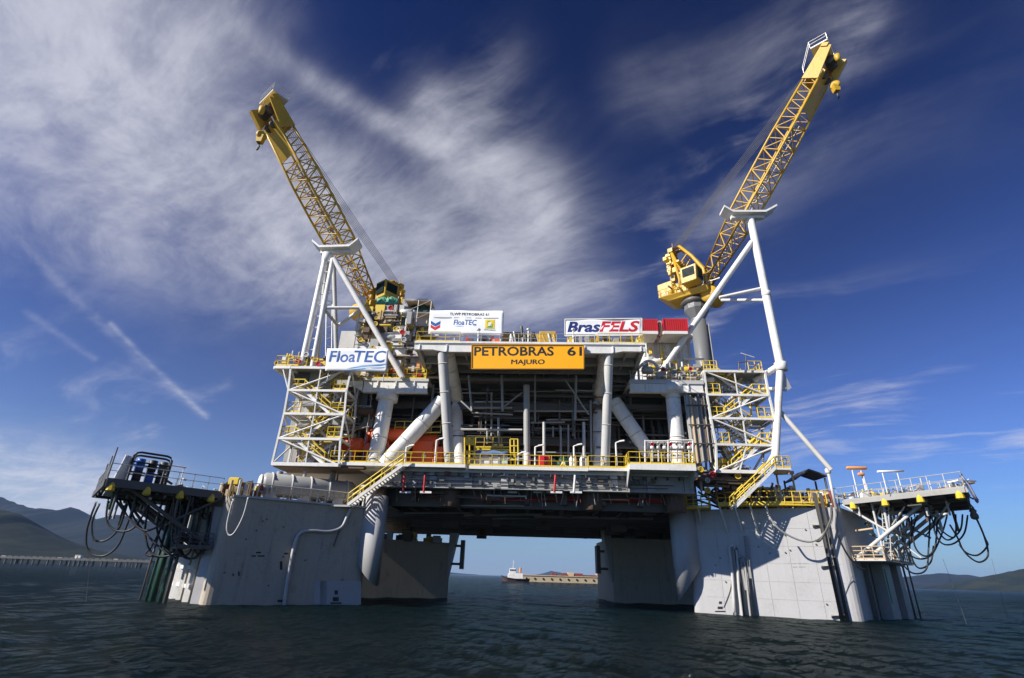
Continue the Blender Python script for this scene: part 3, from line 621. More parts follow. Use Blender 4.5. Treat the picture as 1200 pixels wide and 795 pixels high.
# ================================================================== CRANES
def crane(label, foot, tip, Df, Dt, side, rope_px, ropeD, n=15):
    f0, t0 = PD(*foot, Df), PD(*tip, Dt); d = (t0-f0); Ln = d.length; d = d/Ln
    W = d.cross(UPV).normalized(); N = W.cross(d).normalized()           # W across, N up from the boom
    base = Vector((f0.x, f0.y, 0))+Vector((-d.x, -d.y, 0)).normalized()*1.5
    T = thing('deck_crane', label, 'crane', base+UPV*(f0.z-3.2), 'yellow lattice boom deck cranes')
    def sec(t):                                                          # half width, half depth along the boom
        w = .80+(1.55-.80)*min(1, t/.3); h = .40+(1.15-.40)*min(1, t/.35)
        if t > .62: k = (t-.62)/.38; w -= .25*k; h -= .35*k
        return w, h
    def P(t, a, b, ex=0.): w, h = sec(t); return f0+d*(Ln*t)+W*(w+ex)*a+N*(h+ex)*b
    for a in (-1, 1):
        for b in (-1, 1):
            MB().path([P(t, a, b) for t in (0, .3, .45, .62, .88)], .15, 7).build('boom_chord', CRANE, T, smooth=True)
    ts = [.02+.68*k/n for k in range(n+1)]
    for k in range(n):
        ta, tb = ts[k], ts[k+1]; s = 1 if k % 2 else -1
        for a in (-1, 1):
            bar(T, 'lattice_bar', P(ta, a, -s), P(tb, a, s), .075, CRANE); bar(T, 'lattice_bar', P(tb, a, -1), P(tb, a, 1), .065, CRANE)
        for b in (-1, 1):
            bar(T, 'lattice_bar', P(ta, -s, b), P(tb, s, b), .075, CRANE); bar(T, 'lattice_bar', P(tb, -1, b), P(tb, 1, b), .065, CRANE)
    # walkway up the middle of the boom
    for a in (-.35, .35): bar(T, 'walkway_rail', P(.03, a, -.6), P(.7, a, -.6), .05, GALV)
    b = MB()
    for k in range(60): t = .03+.67*k/60; b.tube(P(t, -.35, -.6), P(t, .35, -.6), .025, 4)
    tag(b.build('walkway_rungs', GALV, T), kind='stuff')
    # plated top section
    def plate(nm, t0_, t1_, a0, b0, a1, b1, m=CRANE):
        return MB().quadbox([P(t0_, a0, b0), P(t1_, a0, b0), P(t1_, a1, b1), P(t0_, a1, b1)]+[P(t0_, a0, b0)+N*.06+W*.05*(1 if a0 == a1 else 0), P(t1_, a0, b0)+N*.06+W*.05*(1 if a0 == a1 else 0), P(t1_, a1, b1)+N*.06+W*.05*(1 if a0 == a1 else 0), P(t0_, a1, b1)+N*.06+W*.05*(1 if a0 == a1 else 0)]).build(nm, m, T)
    plate('boom_plate', .74, .90, -1, -1.05, 1, -1.05)
    for k in range(5):
        ta, tb = .70+.036*k, .736+.036*k
        for a in (-1, 1): bar(T, 'lattice_bar', P(ta, a, -1), P(tb, a, 1), .05, CRANE); bar(T, 'lattice_bar', P(tb, a, -1), P(tb, a, 1), .05, CRANE)
        bar(T, 'lattice_bar', P(tb, -1, 1), P(tb, 1, 1), .05, CRANE)
    # boom head: two cheek plates, cross boxes, sheaves, service platform with rails
    for a in (-1.05, 1.05): MB().quadbox([P(.86, a, -1.1), P(.86, a*1.12, -1.1), P(.86, a*1.12, 1.15), P(.86, a, 1.15), P(1.0, a, -.4), P(1.0, a*1.12, -.4), P(1.0, a*1.12, 1.2), P(1.0, a, 1.2)]).build('head_cheek', CRANE, T)
    MB().beam(P(.86, 0, 1.0), P(1.0, 0, 1.0), 1.9, .08, N).build('head_cover', CRANE, T)
    MB().beam(P(1.0, -1.3, .6), P(1.0, 1.3, .6), .5, .8, N).build('head_end', CRANE, T)
    f2 = Vector((d.x, d.y, 0)).normalized(); e0 = P(1.0, 0, 1.0)+UPV*.3; w2 = sec(1)[0]+.35
    pl = MB().quadbox([e0+W*x*w2+f2*y+UPV*z for z in (0, .18) for x, y in ((-1, -1.3), (1, -1.3), (1, .7), (-1, .7))]).build('head_platform', WHITE, T)
    b = MB(); q = [e0+W*x*w2+f2*y+UPV*.18 for x, y in ((-1, -1.3), (-1, .7), (1, .7), (1, -1.3))]+[P(.88, 1.2, 1.2)]
    for i, e in enumerate(q): b.tube(e, e+UPV*1.05, .04, 5)
    for e, f in zip(q, q[1:]):
        for hh in (.55, 1.05): b.tube(e+UPV*hh, f+UPV*hh, .035, 5)
    b.build('head_railing', GALV, T)
    sh = []
    for k in range(4):
        c = P(.955, -.55+.36*k, -.75); o = MB().lathe(c-W*.06, [(.1, 0), (.62, 0), (.55, .06), (.62, .12), (.1, .12)], 16, W).build('sheave', STEEL, T, smooth=True)
    for k in range(2): c = P(.89, -.4+.8*k, -1.15); MB().lathe(c-W*.06, [(.1, 0), (.45, 0), (.40, .06), (.45, .12), (.1, .12)], 14, W).build('sheave', STEEL, T, smooth=True)
    MB().beam(P(.90, -side*.75, -1.6), P(.985, -side*.7, -1.7), .55, .9, N).build('rope_guard', CRANE, T)
    # ropes down to the hook blocks and back to the gantry
    hk = P(.915, -side*.2, -1.4); hb_ = hk-UPV*2.0
    for e in (-.14, .14): bar(T, 'hoist_rope', hk+W*e, hb_+W*e, .03, STEEL)
    b = MB(); b.lathe(hb_-W*.24, [(.05, 0), (.5, 0), (.62, .12), (.62, .36), (.5, .48), (.05, .48)], 14, W); o = b.build('hook_block', CRANE, T, smooth=True)
    MB().quadbox([hb_+Vector(v) for v in ((-.3, -.3, -1.1), (.3, -.3, -1.1), (.3, .3, -1.1), (-.3, .3, -1.1), (-.42, -.35, -.1), (.42, -.35, -.1), (.42, .35, -.1), (-.42, .35, -.1))]).build('block_cheek', CRANE, o)
    hkp = [hb_-UPV*1.1, hb_-UPV*1.5, hb_-UPV*1.75+W*.22, hb_-UPV*2.05+W*.18, hb_-UPV*2.1-W*.08, hb_-UPV*1.9-W*.26, hb_-UPV*1.7-W*.24]
    MB().path(hkp, .10, 7).build('hook', STEEL, o, smooth=True)
    h2 = P(.995, side*.55, -.8); bar(T, 'hoist_rope', h2, h2-UPV*.9, .03, STEEL); MB().lathe(h2-UPV*2.0, [(.12, 0), (.26, .12), (.34, .5), (.34, 1.0), (.12, 1.2)], 12).build('ball_weight', CRANE, T, smooth=True)
    # lower works: slewing deck, gantry, cab, winch, pedestal
    g0 = PD(*rope_px, ropeD); fx = Vector((d.x, d.y, 0)).normalized(); bk = -fx; z0 = f0.z
    C0 = Vector((base.x, base.y, z0-1.2)); S = Vector((W.x, W.y, 0)).normalized()
    sl_ = MB().quadbox([C0+fx*2.6+S*1.9-UPV*.75, C0+fx*2.6-S*1.9-UPV*.75, C0-fx*3.0-S*1.6-UPV*.35, C0-fx*3.0+S*1.6-UPV*.35, C0+fx*2.6+S*2.2, C0+fx*2.6-S*2.2, C0-fx*4.2-S*2.2+UPV*.35, C0-fx*4.2+S*2.2+UPV*.35]).build('slewing_deck', CRANE, T, bevel=.08)
    MB().lathe(C0-UPV*1.55, [(1.5, 0), (1.95, .25), (1.95, .55), (1.7, .8)], 24).build('slew_ring', STEEL, T, smooth=True)
    MB().lathe(C0-UPV*3.4, [(.9, -.4), (.9, 0), (1.6, 1.2), (1.6, 1.85)], 12).build('pedestal_cone', PEDG, T)
    for a in (-1, 1):
        for e, r in ((-1.5, .2), (.6, .17)): MB().path([C0+S*a*1.3+fx*e, C0+S*a*.9+fx*(e*.35-.9)+UPV*2.7, g0+S*a*.45], r, 7).build('gantry_leg', CRANE, T, smooth=True)
        MB().path([g0+S*a*.45, g0+S*a*.5+fx*1.3+UPV*.15, g0.lerp(C0, .28)+S*a*.75+fx*2.3, g0.lerp(C0, .62)+S*a*1.0+fx*2.9, C0+S*a*1.2+fx*2.3], .24, 8).build('gantry_arch', CRANE, T, smooth=True)
        for k in range(3): t = .2+.25*k; bar(T, 'gantry_bar', g0.lerp(C0, t)+S*a*(.6+.3*t)+fx*(1.6+1.2*t), g0.lerp(C0, t+.2)+S*a*(.7+.3*t)-fx*.1, .11, CRANE)
    for k in range(4): t = .05+.2*k; bar(T, 'gantry_bar', g0.lerp(C0, t)-S*.6+fx*(1.2+1.0*t), g0.lerp(C0, t)+S*.6+fx*(1.2+1.0*t), .07, CRANE)
    MB().beam(g0-S*.8, g0+S*.8, .7, .6).build('gantry_head', CRANE, T)
    MB().tube(g0-S*.2+UPV*.2, g0-S*.2+UPV*1.6, .05).build('mast_light', CRANE, T)
    for k in range(2): c = C0-fx*(1.4+1.3*k)+UPV*1.0; MB().lathe(c-S*1.0, [(.75, 0), (.75, .15), (.5, .15), (.5, 1.85), (.75, 1.85), (.75, 2.0)], 16, S).build('winch_drum', STEEL if k else CRANE, T, smooth=True)
    c = C0+S*(-side)*-2.7+fx*1.0+UPV*.3; cabb = MB().quadbox([c+fx*x+S*y+UPV*z for z, ky in ((0, .85), (2.3, 1.0)) for x, y in ((-1.1, -.95), (1.0*ky+.1, -.95), (1.0*ky+.1, .95), (-1.1, .95))]).build('cab', CRANE, T, bevel=.07)
    MB().beam(c+fx*1.12-S*.75+UPV*1.25, c+fx*1.12+S*.75+UPV*1.25, .06, 1.5).build('window', DGLASS, cabb)
    for a in (-1, 1): MB().beam(c-fx*.8+S*a*.97+UPV*1.4, c+fx*.8+S*a*.97+UPV*1.4, .06, 1.2).build('window', DGLASS, cabb)
    railing(T, [C0-fx*4.1-S*2.1+UPV*.3, C0-fx*4.1+S*2.1+UPV*.3, C0+fx*1.5+S*2.1+UPV*.1], CRANE, step=1.1, kick=False)
    for k in range(6):
        e = W*(-.6+.24*k); a_, b2 = g0+S*(-.6+.24*k), P(.93, -.6+.24*k, 1.4); bar(T, 'luffing_rope', a_, b2, .028, STEEL)
    for k in range(14):                                                   # small fittings and pipes on the lower works
        rr = random.Random(k+int(side)*50); c = C0+fx*rr.uniform(-3, 2)+S*rr.uniform(-1.8, 1.8)+UPV*.4
        bar(T, 'fitting', c, c+UPV*rr.uniform(.5, 1.5), rr.uniform(.12, .4), rr.choice((CRANE, CRANE, YEL, GALV, STEEL)), rr.choice(('cyl', 'box')))
    MB().quadbox([C0+bk*x+S*y+UPV*z for z in (.4, 2.6) for x, y in ((2.2, -1.7), (4.4, -1.7), (4.4, 1.7), (2.2, 1.7))]).build('engine_house', CRANE, T, bevel=.1)
    MB().lathe(C0+fx*2.3-UPV*.9-S*1.5, [(.3, 0), (1.05, .1), (1.15, .4), (1.15, 2.6), (1.05, 2.9), (.3, 3.0)], 16, S).build('counter_drum', CRANE, T, smooth=True)
    for k in range(22):
        rr = random.Random(k+1300+int(side)*50); c = C0.lerp(g0, rr.uniform(.1, .8))+fx*rr.uniform(-1.6, 1.2)+S*rr.uniform(-1.3, 1.3)
        MB().beam(c, c+S*rr.uniform(.4, 1.1), rr.uniform(.3, .9), rr.uniform(.3, .9)).build('machinery_box', rr.choice((CRANE, CRANE, YEL, STEEL, CRANE)), T, bevel=.04)
    for k in range(5): c = g0+bk*.5-UPV*(.5+.62*k); MB().beam(c-S*.55, c+S*.55, .7, .42).build('gantry_box', CRANE if k % 2 else YEL, T)
    for k in range(26):
        rr = random.Random(k+900+int(side)*50); c = C0+fx*rr.uniform(-3.6, 2.2)+S*rr.uniform(-2.0, 2.0)+UPV*rr.uniform(.3, 1.6)
        bar(T, 'pipe', c, c+rr.choice((fx, S, UPV))*rr.uniform(.6, 2.0), rr.uniform(.05, .12), rr.choice((CRANE, YEL, GALV, STEEL, CRANE)))
    return T, C0, fx, S
TR, CR0, fxr, Sr = crane('yellow lattice crane with dark glazed cab towering beside the red containers', (826, 334), (975, 62), 60, 46, 1, (788, 296), 63)
TL, CL0, fxl, Sl = crane('yellow lattice crane leaning out over green tarpaulins behind the blue lettered banner', (434, 350), (311, 121), 60, 46, -1, (467, 337), 64)
# pedestals belong to the platform
MB().tube(CR0-UPV*3.7, Vector((CR0.x, CR0.y, ZMR-2)), .95, 24).build('crane_pedestal', PEDG, PLAT, smooth=True)
for k in range(3): bar(PLAT, 'pedestal_pipe', Vector((CR0.x+1.05, CR0.y-.5+.4*k, CR0.z-4.2)), Vector((CR0.x+1.05, CR0.y-.5+.4*k, ZMR-1)), .08, GREY)
MB().tube(CL0-UPV*3.7, Vector((CL0.x, CL0.y, ZML-2)), .95, 24).build('crane_pedestal', PEDG, PLAT, smooth=True)

# ================================================================== BOOM RESTS
def rest(label): return thing('boom_rest', label, 'boom rest', L(0, 0, 0), 'boom rest masts')
def seg(T, nm, a, va, b, vb, w, m=WHITE): p, q = PX(*a, va), PX(*b, vb); return bar(T, nm, p, q, colr(p, q, w), m, 'pipe')
def saddle(T, a, b, c, e, v):                        # shallow trough that carries the boom
    pts = [PX(*k, v) for k in (a, b, c, e)]
    for p, q in zip(pts, pts[1:]): MB().quadbox([p-EV*.9-UPV*.22, q-EV*.9-UPV*.22, q+EV*.9-UPV*.22, p+EV*.9-UPV*.22, p-EV*.9+UPV*.05, q-EV*.9+UPV*.05, q+EV*.9+UPV*.05, p+EV*.9+UPV*.05]).build('saddle_plate', WHITE, T)
    m = (pts[1]+pts[2])/2; MB().beam(pts[1]-UPV*.42, pts[2]-UPV*.42, .5, .38).build('saddle_beam', WHITE, T)
VM = 1.5
T = thing('boom_rest', 'tall white mast with a shallow saddle and one long raking strut beside the zigzag stair', 'boom rest', PX(909, 545, VM), 'boom rest masts')
saddle(T, (846, 246), (856, 252), (894, 252), (907, 245), VM)
seg(T, 'mast', (879.5, 256), VM, (914.5, 428), VM, 9); seg(T, 'mast', (914.5, 428), VM, (908, 545), VM-.6, 8.5)
seg(T, 'raking_strut', (881, 284), VM, (767, 447), VM+2, 6.5); seg(T, 'tie', (843, 349), VM+.6, (898, 337), VM, 4); seg(T, 'tie', (845, 352), VM+2.5, (898, 352), VM, 3.6)
seg(T, 'raking_strut', (912, 480), VM, (974, 551), VM-1.5, 5.5, LGREY); 
p = PX(915, 430, VM); bar(T, 'node_collar', p-UPV*.45, p+UPV*.45, .62, WHITE, 'pipe'); p = PX(898, 345, VM); bar(T, 'node_collar', p-UPV*.3, p+UPV*.3, .48, WHITE, 'pipe')
MB().slab([PX(916, 432, VM), PX(927, 455, VM), PX(921, 459, VM), PX(912, 458, VM)], EV*.12).build('gusset', GALV, T)
seg(T, 'bracket_arm', (914, 428), VM, (884, 447), VM+1, 7.5); seg(T, 'bracket_arm', (921, 456), VM, (880, 457), VM+1, 5)
T = thing('boom_rest', 'white four legged mast with a shallow saddle behind the blue lettered banner', 'boom rest', PX(365, 430, -.5), 'boom rest masts')
saddle(T, (369, 286), (377, 293), (412, 292), (422, 284), -.2)
seg(T, 'mast', (382, 300), -.6, (354, 428), -.8, 7); seg(T, 'mast', (390, 304), -.6, (366, 430), -.8, 5.5); seg(T, 'mast', (391, 304), 1.4, (394, 410), 2.2, 5, LGREY); seg(T, 'mast', (384, 300), 1.6, (372, 420), 3, 5, LGREY)
seg(T, 'raking_strut', (391, 303), -.6, (472, 443), .6, 6.5)
seg(T, 'tie', (381, 361), -.6, (424, 361), 0, 4); seg(T, 'tie', (396, 382), 1.6, (424, 362), 0, 4); seg(T, 'tie', (396, 382), 1.6, (381, 364), -.6, 3.5, LGREY)
p = PX(383, 302, -.4); bar(T, 'node_collar', p-UPV*.7, p+UPV*.5, .55, WHITE, 'pipe')
for k in range(9): seg(T, 'rung', (381.5-k*2.6, 306+k*13), -.7, (388.5-k*2.6, 306+k*13), -.7, 1.6)
b = MB()
for a, v in ((383, 2.4), (390, 2.6)):
    b.tube(PX(a, 330, v), PX(a-1.5, 425, v), .06, 5)
for k in range(14): y = 332+k*6.6; b.tube(PX(383-k*.1, y, 2.4), PX(390-k*.1, y+(3 if k % 2 else -3), 2.6), .04, 4)
b.build('ladder', GALV, T)

# ================================================================== STAIR TOWERS
def tower(label, F, dep, v, lm=WHITE, zig=1, leftside=True, base=None):
    """F: rows of (xl, yl, xr, yr) top to bottom on the front plane v; dep: depth in metres"""
    T = thing('stair_tower', label, 'stair tower', PX((F[-1][0]+F[-1][2])/2, F[-1][1], v)+EV*dep/2, 'white framed zigzag stair towers')
    rows = []
    for xl, yl, xr, yr in F:
        a, c = PX(xl, yl, v), PX(xr, yr, v); z = (a.z+c.z)/2; a.z = c.z = z; rows.append((a, c, z))
    D = EV*dep
    for i, (a, c, z) in enumerate(rows):
        w = .23 if i < len(rows)-1 else .32
        for o in (Vector(), D): bar(T, 'beam', a+o, c+o, w, lm, 'box', w)
        for e in (a, c, a.lerp(c, .45)): bar(T, 'beam', e, e+D, .22, lm, 'box', .22)
        if i < len(rows)-1:
            a2, c2, _ = rows[i+1]
            for o in (Vector(), D):
                for p, q in ((a, a2), (c, c2)): bar(T, 'post', p+o, q+o, .19, lm, 'box', .19)
            s = i % 2
            bar(T, 'diagonal', *(((a, c2) if s else (c, a2)) if zig > 0 else ((c, a2) if s else (a, c2))), .085, lm, 'pipe')
            m1, m2 = a.lerp(c, .5), a2.lerp(c2, .5); bar(T, 'diagonal', m1+D, (c2 if s else a2)+D, .07, lm, 'pipe'); bar(T, 'strut', m1, m2, .10, lm, 'box')
            bar(T, 'diagonal', a+(D if s else Vector()), a2+(Vector() if s else D), .08, lm, 'pipe'); bar(T, 'diagonal', c+(D if s else Vector()), c2+(Vector() if s else D), .08, lm, 'pipe')
            # landing plates at both ends, flights between them
            e = (c-a).normalized(); wid = EV*.95
            for (p0, p1) in ((a+EV*.2, a+e*1.7+EV*.2), (c-e*1.7+EV*.2, c+EV*.2)): pass
            st, en = (a2+e*1.6, c-e*1.5) if (i % 2 == 0) == (zig > 0) else (c2-e*1.6, a+e*1.5)
            off = EV*(dep*.04 if i % 2 else dep*.36)
            flight(T, st+off+UPV*.12, en+off+UPV*.12, wid, lm, GALV)
            st2, en2 = (c2-e*1.6, a+e*1.5) if (i % 2 == 0) == (zig > 0) else (a2+e*1.6, c-e*1.5)
            flight(T, st2+EV*dep*.68+UPV*.12, en2+EV*dep*.68+UPV*.12, wid*.9, lm, GALV)
            for (s0, s1) in ((Vector(en)+off, (c if (i % 2 == 0) == (zig > 0) else a)+off),):
                lo = MB().quadbox([s0+UPV*.02, s1+UPV*.02, s1+wid*1.0+UPV*.02, s0+wid*1.0+UPV*.02, s0+UPV*.14, s1+UPV*.14, s1+wid*1.0+UPV*.14, s0+wid*1.0+UPV*.14]).build('landing', GALV, T)
                railing(T, [s0+UPV*.14, s1+UPV*.14, s1+wid+UPV*.14], YEL, step=.9, r=.045)
    a, c, z = rows[0]
    MB().quadbox([a+EV*.1+UPV*.16, c+EV*.1+UPV*.16, c+D+UPV*.16, a+D+UPV*.16, a+EV*.1+UPV*.24, c+EV*.1+UPV*.24, c+D+UPV*.24, a+D+UPV*.24]).build('top_floor', GALV, T)
    a, c, z = rows[-1]
    MB().quadbox([a+EV*.1+UPV*.02, c+EV*.1+UPV*.02, c+D+UPV*.02, a+D+UPV*.02, a+EV*.1+UPV*.10, c+EV*.1+UPV*.10, c+D+UPV*.10, a+D+UPV*.10]).build('bottom_floor', GALV, T)
    return T, rows, D
STL, rl, DL = tower('white framed zigzag stair tower under the blue lettered banner', [(341, 430.6, 412, 432.4), (338, 457.6, 406, 458.4), (333, 485, 403.5, 486), (326, 514, 399, 515), (319, 543.4, 397, 545.6)], 3.2, -1.2, zig=1)
STR, rr_, DR = tower('white framed zigzag stair tower against the tall white mast', [(825, 435.4, 896, 436), (828.5, 463.4, 901, 463), (833, 490.8, 908, 491), (839, 521.7, 911, 521.7), (840, 553, 893, 553)], 3.4, 1.1, zig=-1)
# top platform of the left tower and its small cantilever cage
a, c, z = rl[0]; p = PX(322, 430.6, -1.2); p.z = z
bar(STL, 'beam', p, a, .28, WHITE, 'box'); bar(STL, 'beam', p+DL, a+DL, .28, WHITE, 'box'); bar(STL, 'beam', p, p+DL, .28, WHITE, 'box')
bar(STL, 'diagonal', p.lerp(a, .5), rl[1][0], .08, WHITE, 'pipe'); MB().quadbox([p+UPV*.16, a+UPV*.16, a+DL+UPV*.16, p+DL+UPV*.16, p+UPV*.24, a+UPV*.24, a+DL+UPV*.24, p+DL+UPV*.24]).build('top_floor', GALV, STL)
railing(STL, [a+UPV*.24+(a-p)*.4, p+UPV*.24, p+DL+UPV*.24, a+DL+UPV*.24], YEL, step=1.0, r=.04)
a, c, z = rr_[0]; railing(STR, [a.lerp(c, .45)+DR+UPV*.24, c+DR+UPV*.24, c+UPV*.24+DR*.3], YEL, step=.9, r=.045)

# ------------------------------------------------------------------ long stairs from the deck down to the columns
T = thing('stairway', 'long straight white stair with yellow rails from deck down to the shaded column', 'stair', PX(404, 594, -1.6), 'straight stairs down to the columns')
p0, p1 = PX(407, 592, -1.5), PX(472, 545, -1.5); flight(T, p0, p1, EV*1.1, WHITE, WHITE, n=20)
b = MB().quadbox([p0+EU*-1.6, p0+EU*.3, p0+EU*.3+EV*1.1, p0-EU*1.6+EV*1.1, p0+EU*-1.6-UPV*.15, p0+EU*.3-UPV*.15, p0+EU*.3+EV*1.1-UPV*.15, p0-EU*1.6+EV*1.1-UPV*.15]); b.build('foot_landing', GALV, T)
T = thing('stairway', 'long straight stair with yellow rails from zigzag tower down to the sunlit column', 'stair', PX(864, 594, .6), 'straight stairs down to the columns')
p0, p1 = PX(861, 595, .5), PX(909, 548, .5); flight(T, p0, p1, EV*1.1, WHITE, GALV, n=20)
q = PX(927, 548, .5); q.z = p1.z
hl = MB().quadbox([p1-UPV*.2, q-UPV*.2, q+EV*2.2-UPV*.2, p1+EV*2.2-UPV*.2, p1, q, q+EV*2.2, p1+EV*2.2]).build('head_landing', WHITE, T)
railing(T, [p1, q, q+EV*2.2], YEL, step=.8, r=.045)
# landings joining the towers to the main deck, and posts below them
for (x0, x1, y, v, ud) in ((319, 399, 546, -1.0, -14.0), (838, 893, 553, 1.2, 18.6)):
    pa, pb = uvz(PX(x0, y, v)), uvz(PX(x1, y, v)); MB().box(min(pa[0], ud), max(pb[0], ud), v+.2, v+4.5, ZD-.42, ZD-.1).build('landing', BROWN, PLAT)
for (x, y, v, c) in ((330, 545, 1.5, LO), (392, 546, 1.5, LO), (850, 553, 5.0, RO), (885, 553, 5.0, RO)):
    p = PX(x, y, v); bar(PLAT, 'deck_post', Vector((p.x, p.y, (ZL if x < 500 else ZR)-.2)), Vector((p.x, p.y, ZD-.5)), .3, GREY, 'pipe')

# ================================================================== LOADING PLATFORMS beside the near columns
def outrigger(name, label, quad, z, th, mat, group):
    c = sum((Vector((x, y, 0)) for x, y in quad), Vector())/4; T = thing(name, label, 'loading platform', (c.x, c.y, z-1), group)
    q = [Vector((x, y, z)) for x, y in quad]                      # A inner near, B outer near, C outer far, D inner far
    MB().slab(q, .12).build('deck_plate', mat, T)
    for p, r in zip(q, q[1:]+q[:1]): bar(T, 'edge_beam', p-UPV*(.12+th/2), r-UPV*(.12+th/2), .24, mat, 'box', th)
    for k in range(1, 6): t = k/6; bar(T, 'cross_beam', q[0].lerp(q[1], t)-UPV*(.14+th/2), q[3].lerp(q[2], t)-UPV*(.14+th/2), .18, STEEL, 'box', th)
    for k in range(1, 4): t = k/4; bar(T, 'cross_beam', q[0].lerp(q[3], t)-UPV*(.2+th), q[1].lerp(q[2], t)-UPV*(.2+th), .2, STEEL, 'box', .3)
    return T, q
QL = [(-24.7, 47.2), (-30.4, 41.2), (-37.0, 49.2), (-31.2, 56.8)]; ZOL = 8.75
QR = [(32.0, 51.6), (36.2, 42.4), (44.4, 52.2), (40.3, 60.2)]; ZOR = 10.3
OL, ql = outrigger('loading_platform', 'dark steel loading platform with blue drums and hanging hoses, below the green mountains', QL, ZOL, .5, STEEL, 'loading platforms with hose loops')
OR, qr = outrigger('loading_platform', 'pale steel loading platform with orange float, ladder and white truss', QR, ZOR, .38, GREY, 'loading platforms with hose loops')
# trusses: from the column face up to the platform
def brace(T, a, b, r, m): bar(T, 'truss_bar', a, b, r, m, 'pipe')
for (T, q, O, B, zb, zt, m) in ((OL, ql, LO, LB, 4.2, ZOL-.5, STEEL), (OR, qr, RO, RB, 5.0, ZOR-.45, LGREY)):
    nrm = Vector(((B-O).y, -(B-O).x, 0)).normalized(); nrm = nrm if nrm.y < 0 else -nrm
    for k in range(4):
        t = .06+.29*k; f = O.lerp(B, t)+nrm*.15; lo = f+UPV*zb; hi = f+UPV*zt; out = f+nrm*6.6+UPV*zt; mid_ = f+nrm*3.3+UPV*zt; md = f+nrm*2.2+UPV*(zb+.2)
        brace(T, lo, out, .16, m); brace(T, lo.lerp(out, .48), mid_, .11, m); brace(T, lo.lerp(out, .48), hi, .11, m); brace(T, lo, lo+nrm*2.4, .12, m); brace(T, lo+nrm*2.4, hi+nrm*2.4, .09, m)
        if k:
            t0 = t-.29; f0 = O.lerp(B, t0)+nrm*.15
            brace(T, f0+UPV*zb+nrm*2.4, lo+nrm*2.4, .11, m); brace(T, f0+UPV*zb+nrm*2.4, mid_, .09, m); brace(T, f0+nrm*6.6+UPV*zt, mid_, .09, m); brace(T, (f0+UPV*zb).lerp(f0+nrm*6.6+UPV*zt, .48), lo.lerp(out, .48), .10, m)
    # lower cage walkway along the column face
    a, b = O.lerp(B, .02)+nrm*.2, O.lerp(B, .98)+nrm*.2
    lw = MB().quadbox([a+UPV*(zb-.1), b+UPV*(zb-.1), b+nrm*2.5+UPV*(zb-.1), a+nrm*2.5+UPV*(zb-.1), a+UPV*zb, b+UPV*zb, b+nrm*2.5+UPV*zb, a+nrm*2.5+UPV*zb]).build('lower_walkway', m, T)
    railing(lw, [a+UPV*zb, a+nrm*2.5+UPV*zb, b+nrm*2.5+UPV*zb], TAN if T == OR else STEEL, step=.9, r=.05, mids=(.35, .68))
    # ladder
    f = a+nrm*2.3+(b-a).normalized()*.6; bl = MB()
    for e in (0, .5): bl.tube(f+nrm*e+UPV*zb, f+nrm*(e+.9)+UPV*(zt+.4), .045, 5)
    for k in range(14): bl.tube(f+nrm*.9*k/14+UPV*(zb+(zt-zb)*k/14), f+nrm*(.5+.9*k/14)+UPV*(zb+(zt-zb)*k/14), .03, 4)
    bl.build('ladder', m, T)
    for k in range(4): p = q[0].lerp(q[1], .08+.29*k)-UPV*(.75); MB().lathe(p-UPV*.25, [(.16, 0), (.3, .1), (.26, .45), (.12, .7)], 8).build('hook_lamp', YEL, T)
    railing(T, [q[0], q[1], q[2]], GALV, step=1.2, r=.035, kick=False)
nR0 = Vector((.69, -.72, 0))
# deck furniture of the right platform
T = OR
for (x, y0, y1, k) in ((1002, 547, 582, 0), (1014, 552, 579, 1)):
    p = PZ(x+4, 583, ZOR+.05); h = 2.6 if k == 0 else 2.0; st = thing('life_float_post', 'orange float on white post beside the pale loading platform rail' if k == 0 else 'short white post with small orange cap on the pale loading platform', 'float post', p)
    for e in ((0, .5) if k == 0 else (0,)): bar(st, 'post', p+EU*e*1.6, p+EU*e*1.6+UPV*h, .05, WHITE)
    MB().lathe(p+UPV*(h+.1)-EU*.5, [(.06, 0), (.15, .1), (.15, 1.8 if k == 0 else .5), (.08, 1.9 if k == 0 else .6)], 12, EU).build('float', FLOAT_O, st, smooth=True)
p = PZ(1040, 578, ZOR+.05); st = thing('lamp_pole', 'white tubular floodlight on a low pole on the pale loading platform', 'lamp', p)
for e in (0, 1.3): bar(st, 'post', p+EU*e, p+EU*e+UPV*1.75, .045, WHITE)
MB().tube(p+UPV*1.85-EU*.4, p+UPV*1.95+EU*1.9, .09, 10).build('lamp_tube', WHITE, st, smooth=True)
r_ = random.Random(21)
for k in range(12):
    t, s = r_.uniform(.55, .95), r_.uniform(.1, .9); p = qr[0].lerp(qr[1], t).lerp(qr[3].lerp(qr[2], t), s)
    if k < 6: tag(MB().lathe(p+UPV*.12, [(.55, -.1), (.68, 0), (.55, .12), (.42, 0), (.55, -.1)], 14, (UPV+EU*r_.uniform(-.6, .6)).normalized()).build('hose_coil', r_.choice((BLACK, BROWN, BLACK, RUSTD)), None, smooth=True), 'coiled hose lying on the pale loading platform', 'hose', 'hose coils lying on the pale platform')
    else: bar(OR, 'fitting_post', p, p+UPV*r_.uniform(.4, 1.0), .1, r_.choice((GALV, BROWN, GALV)))
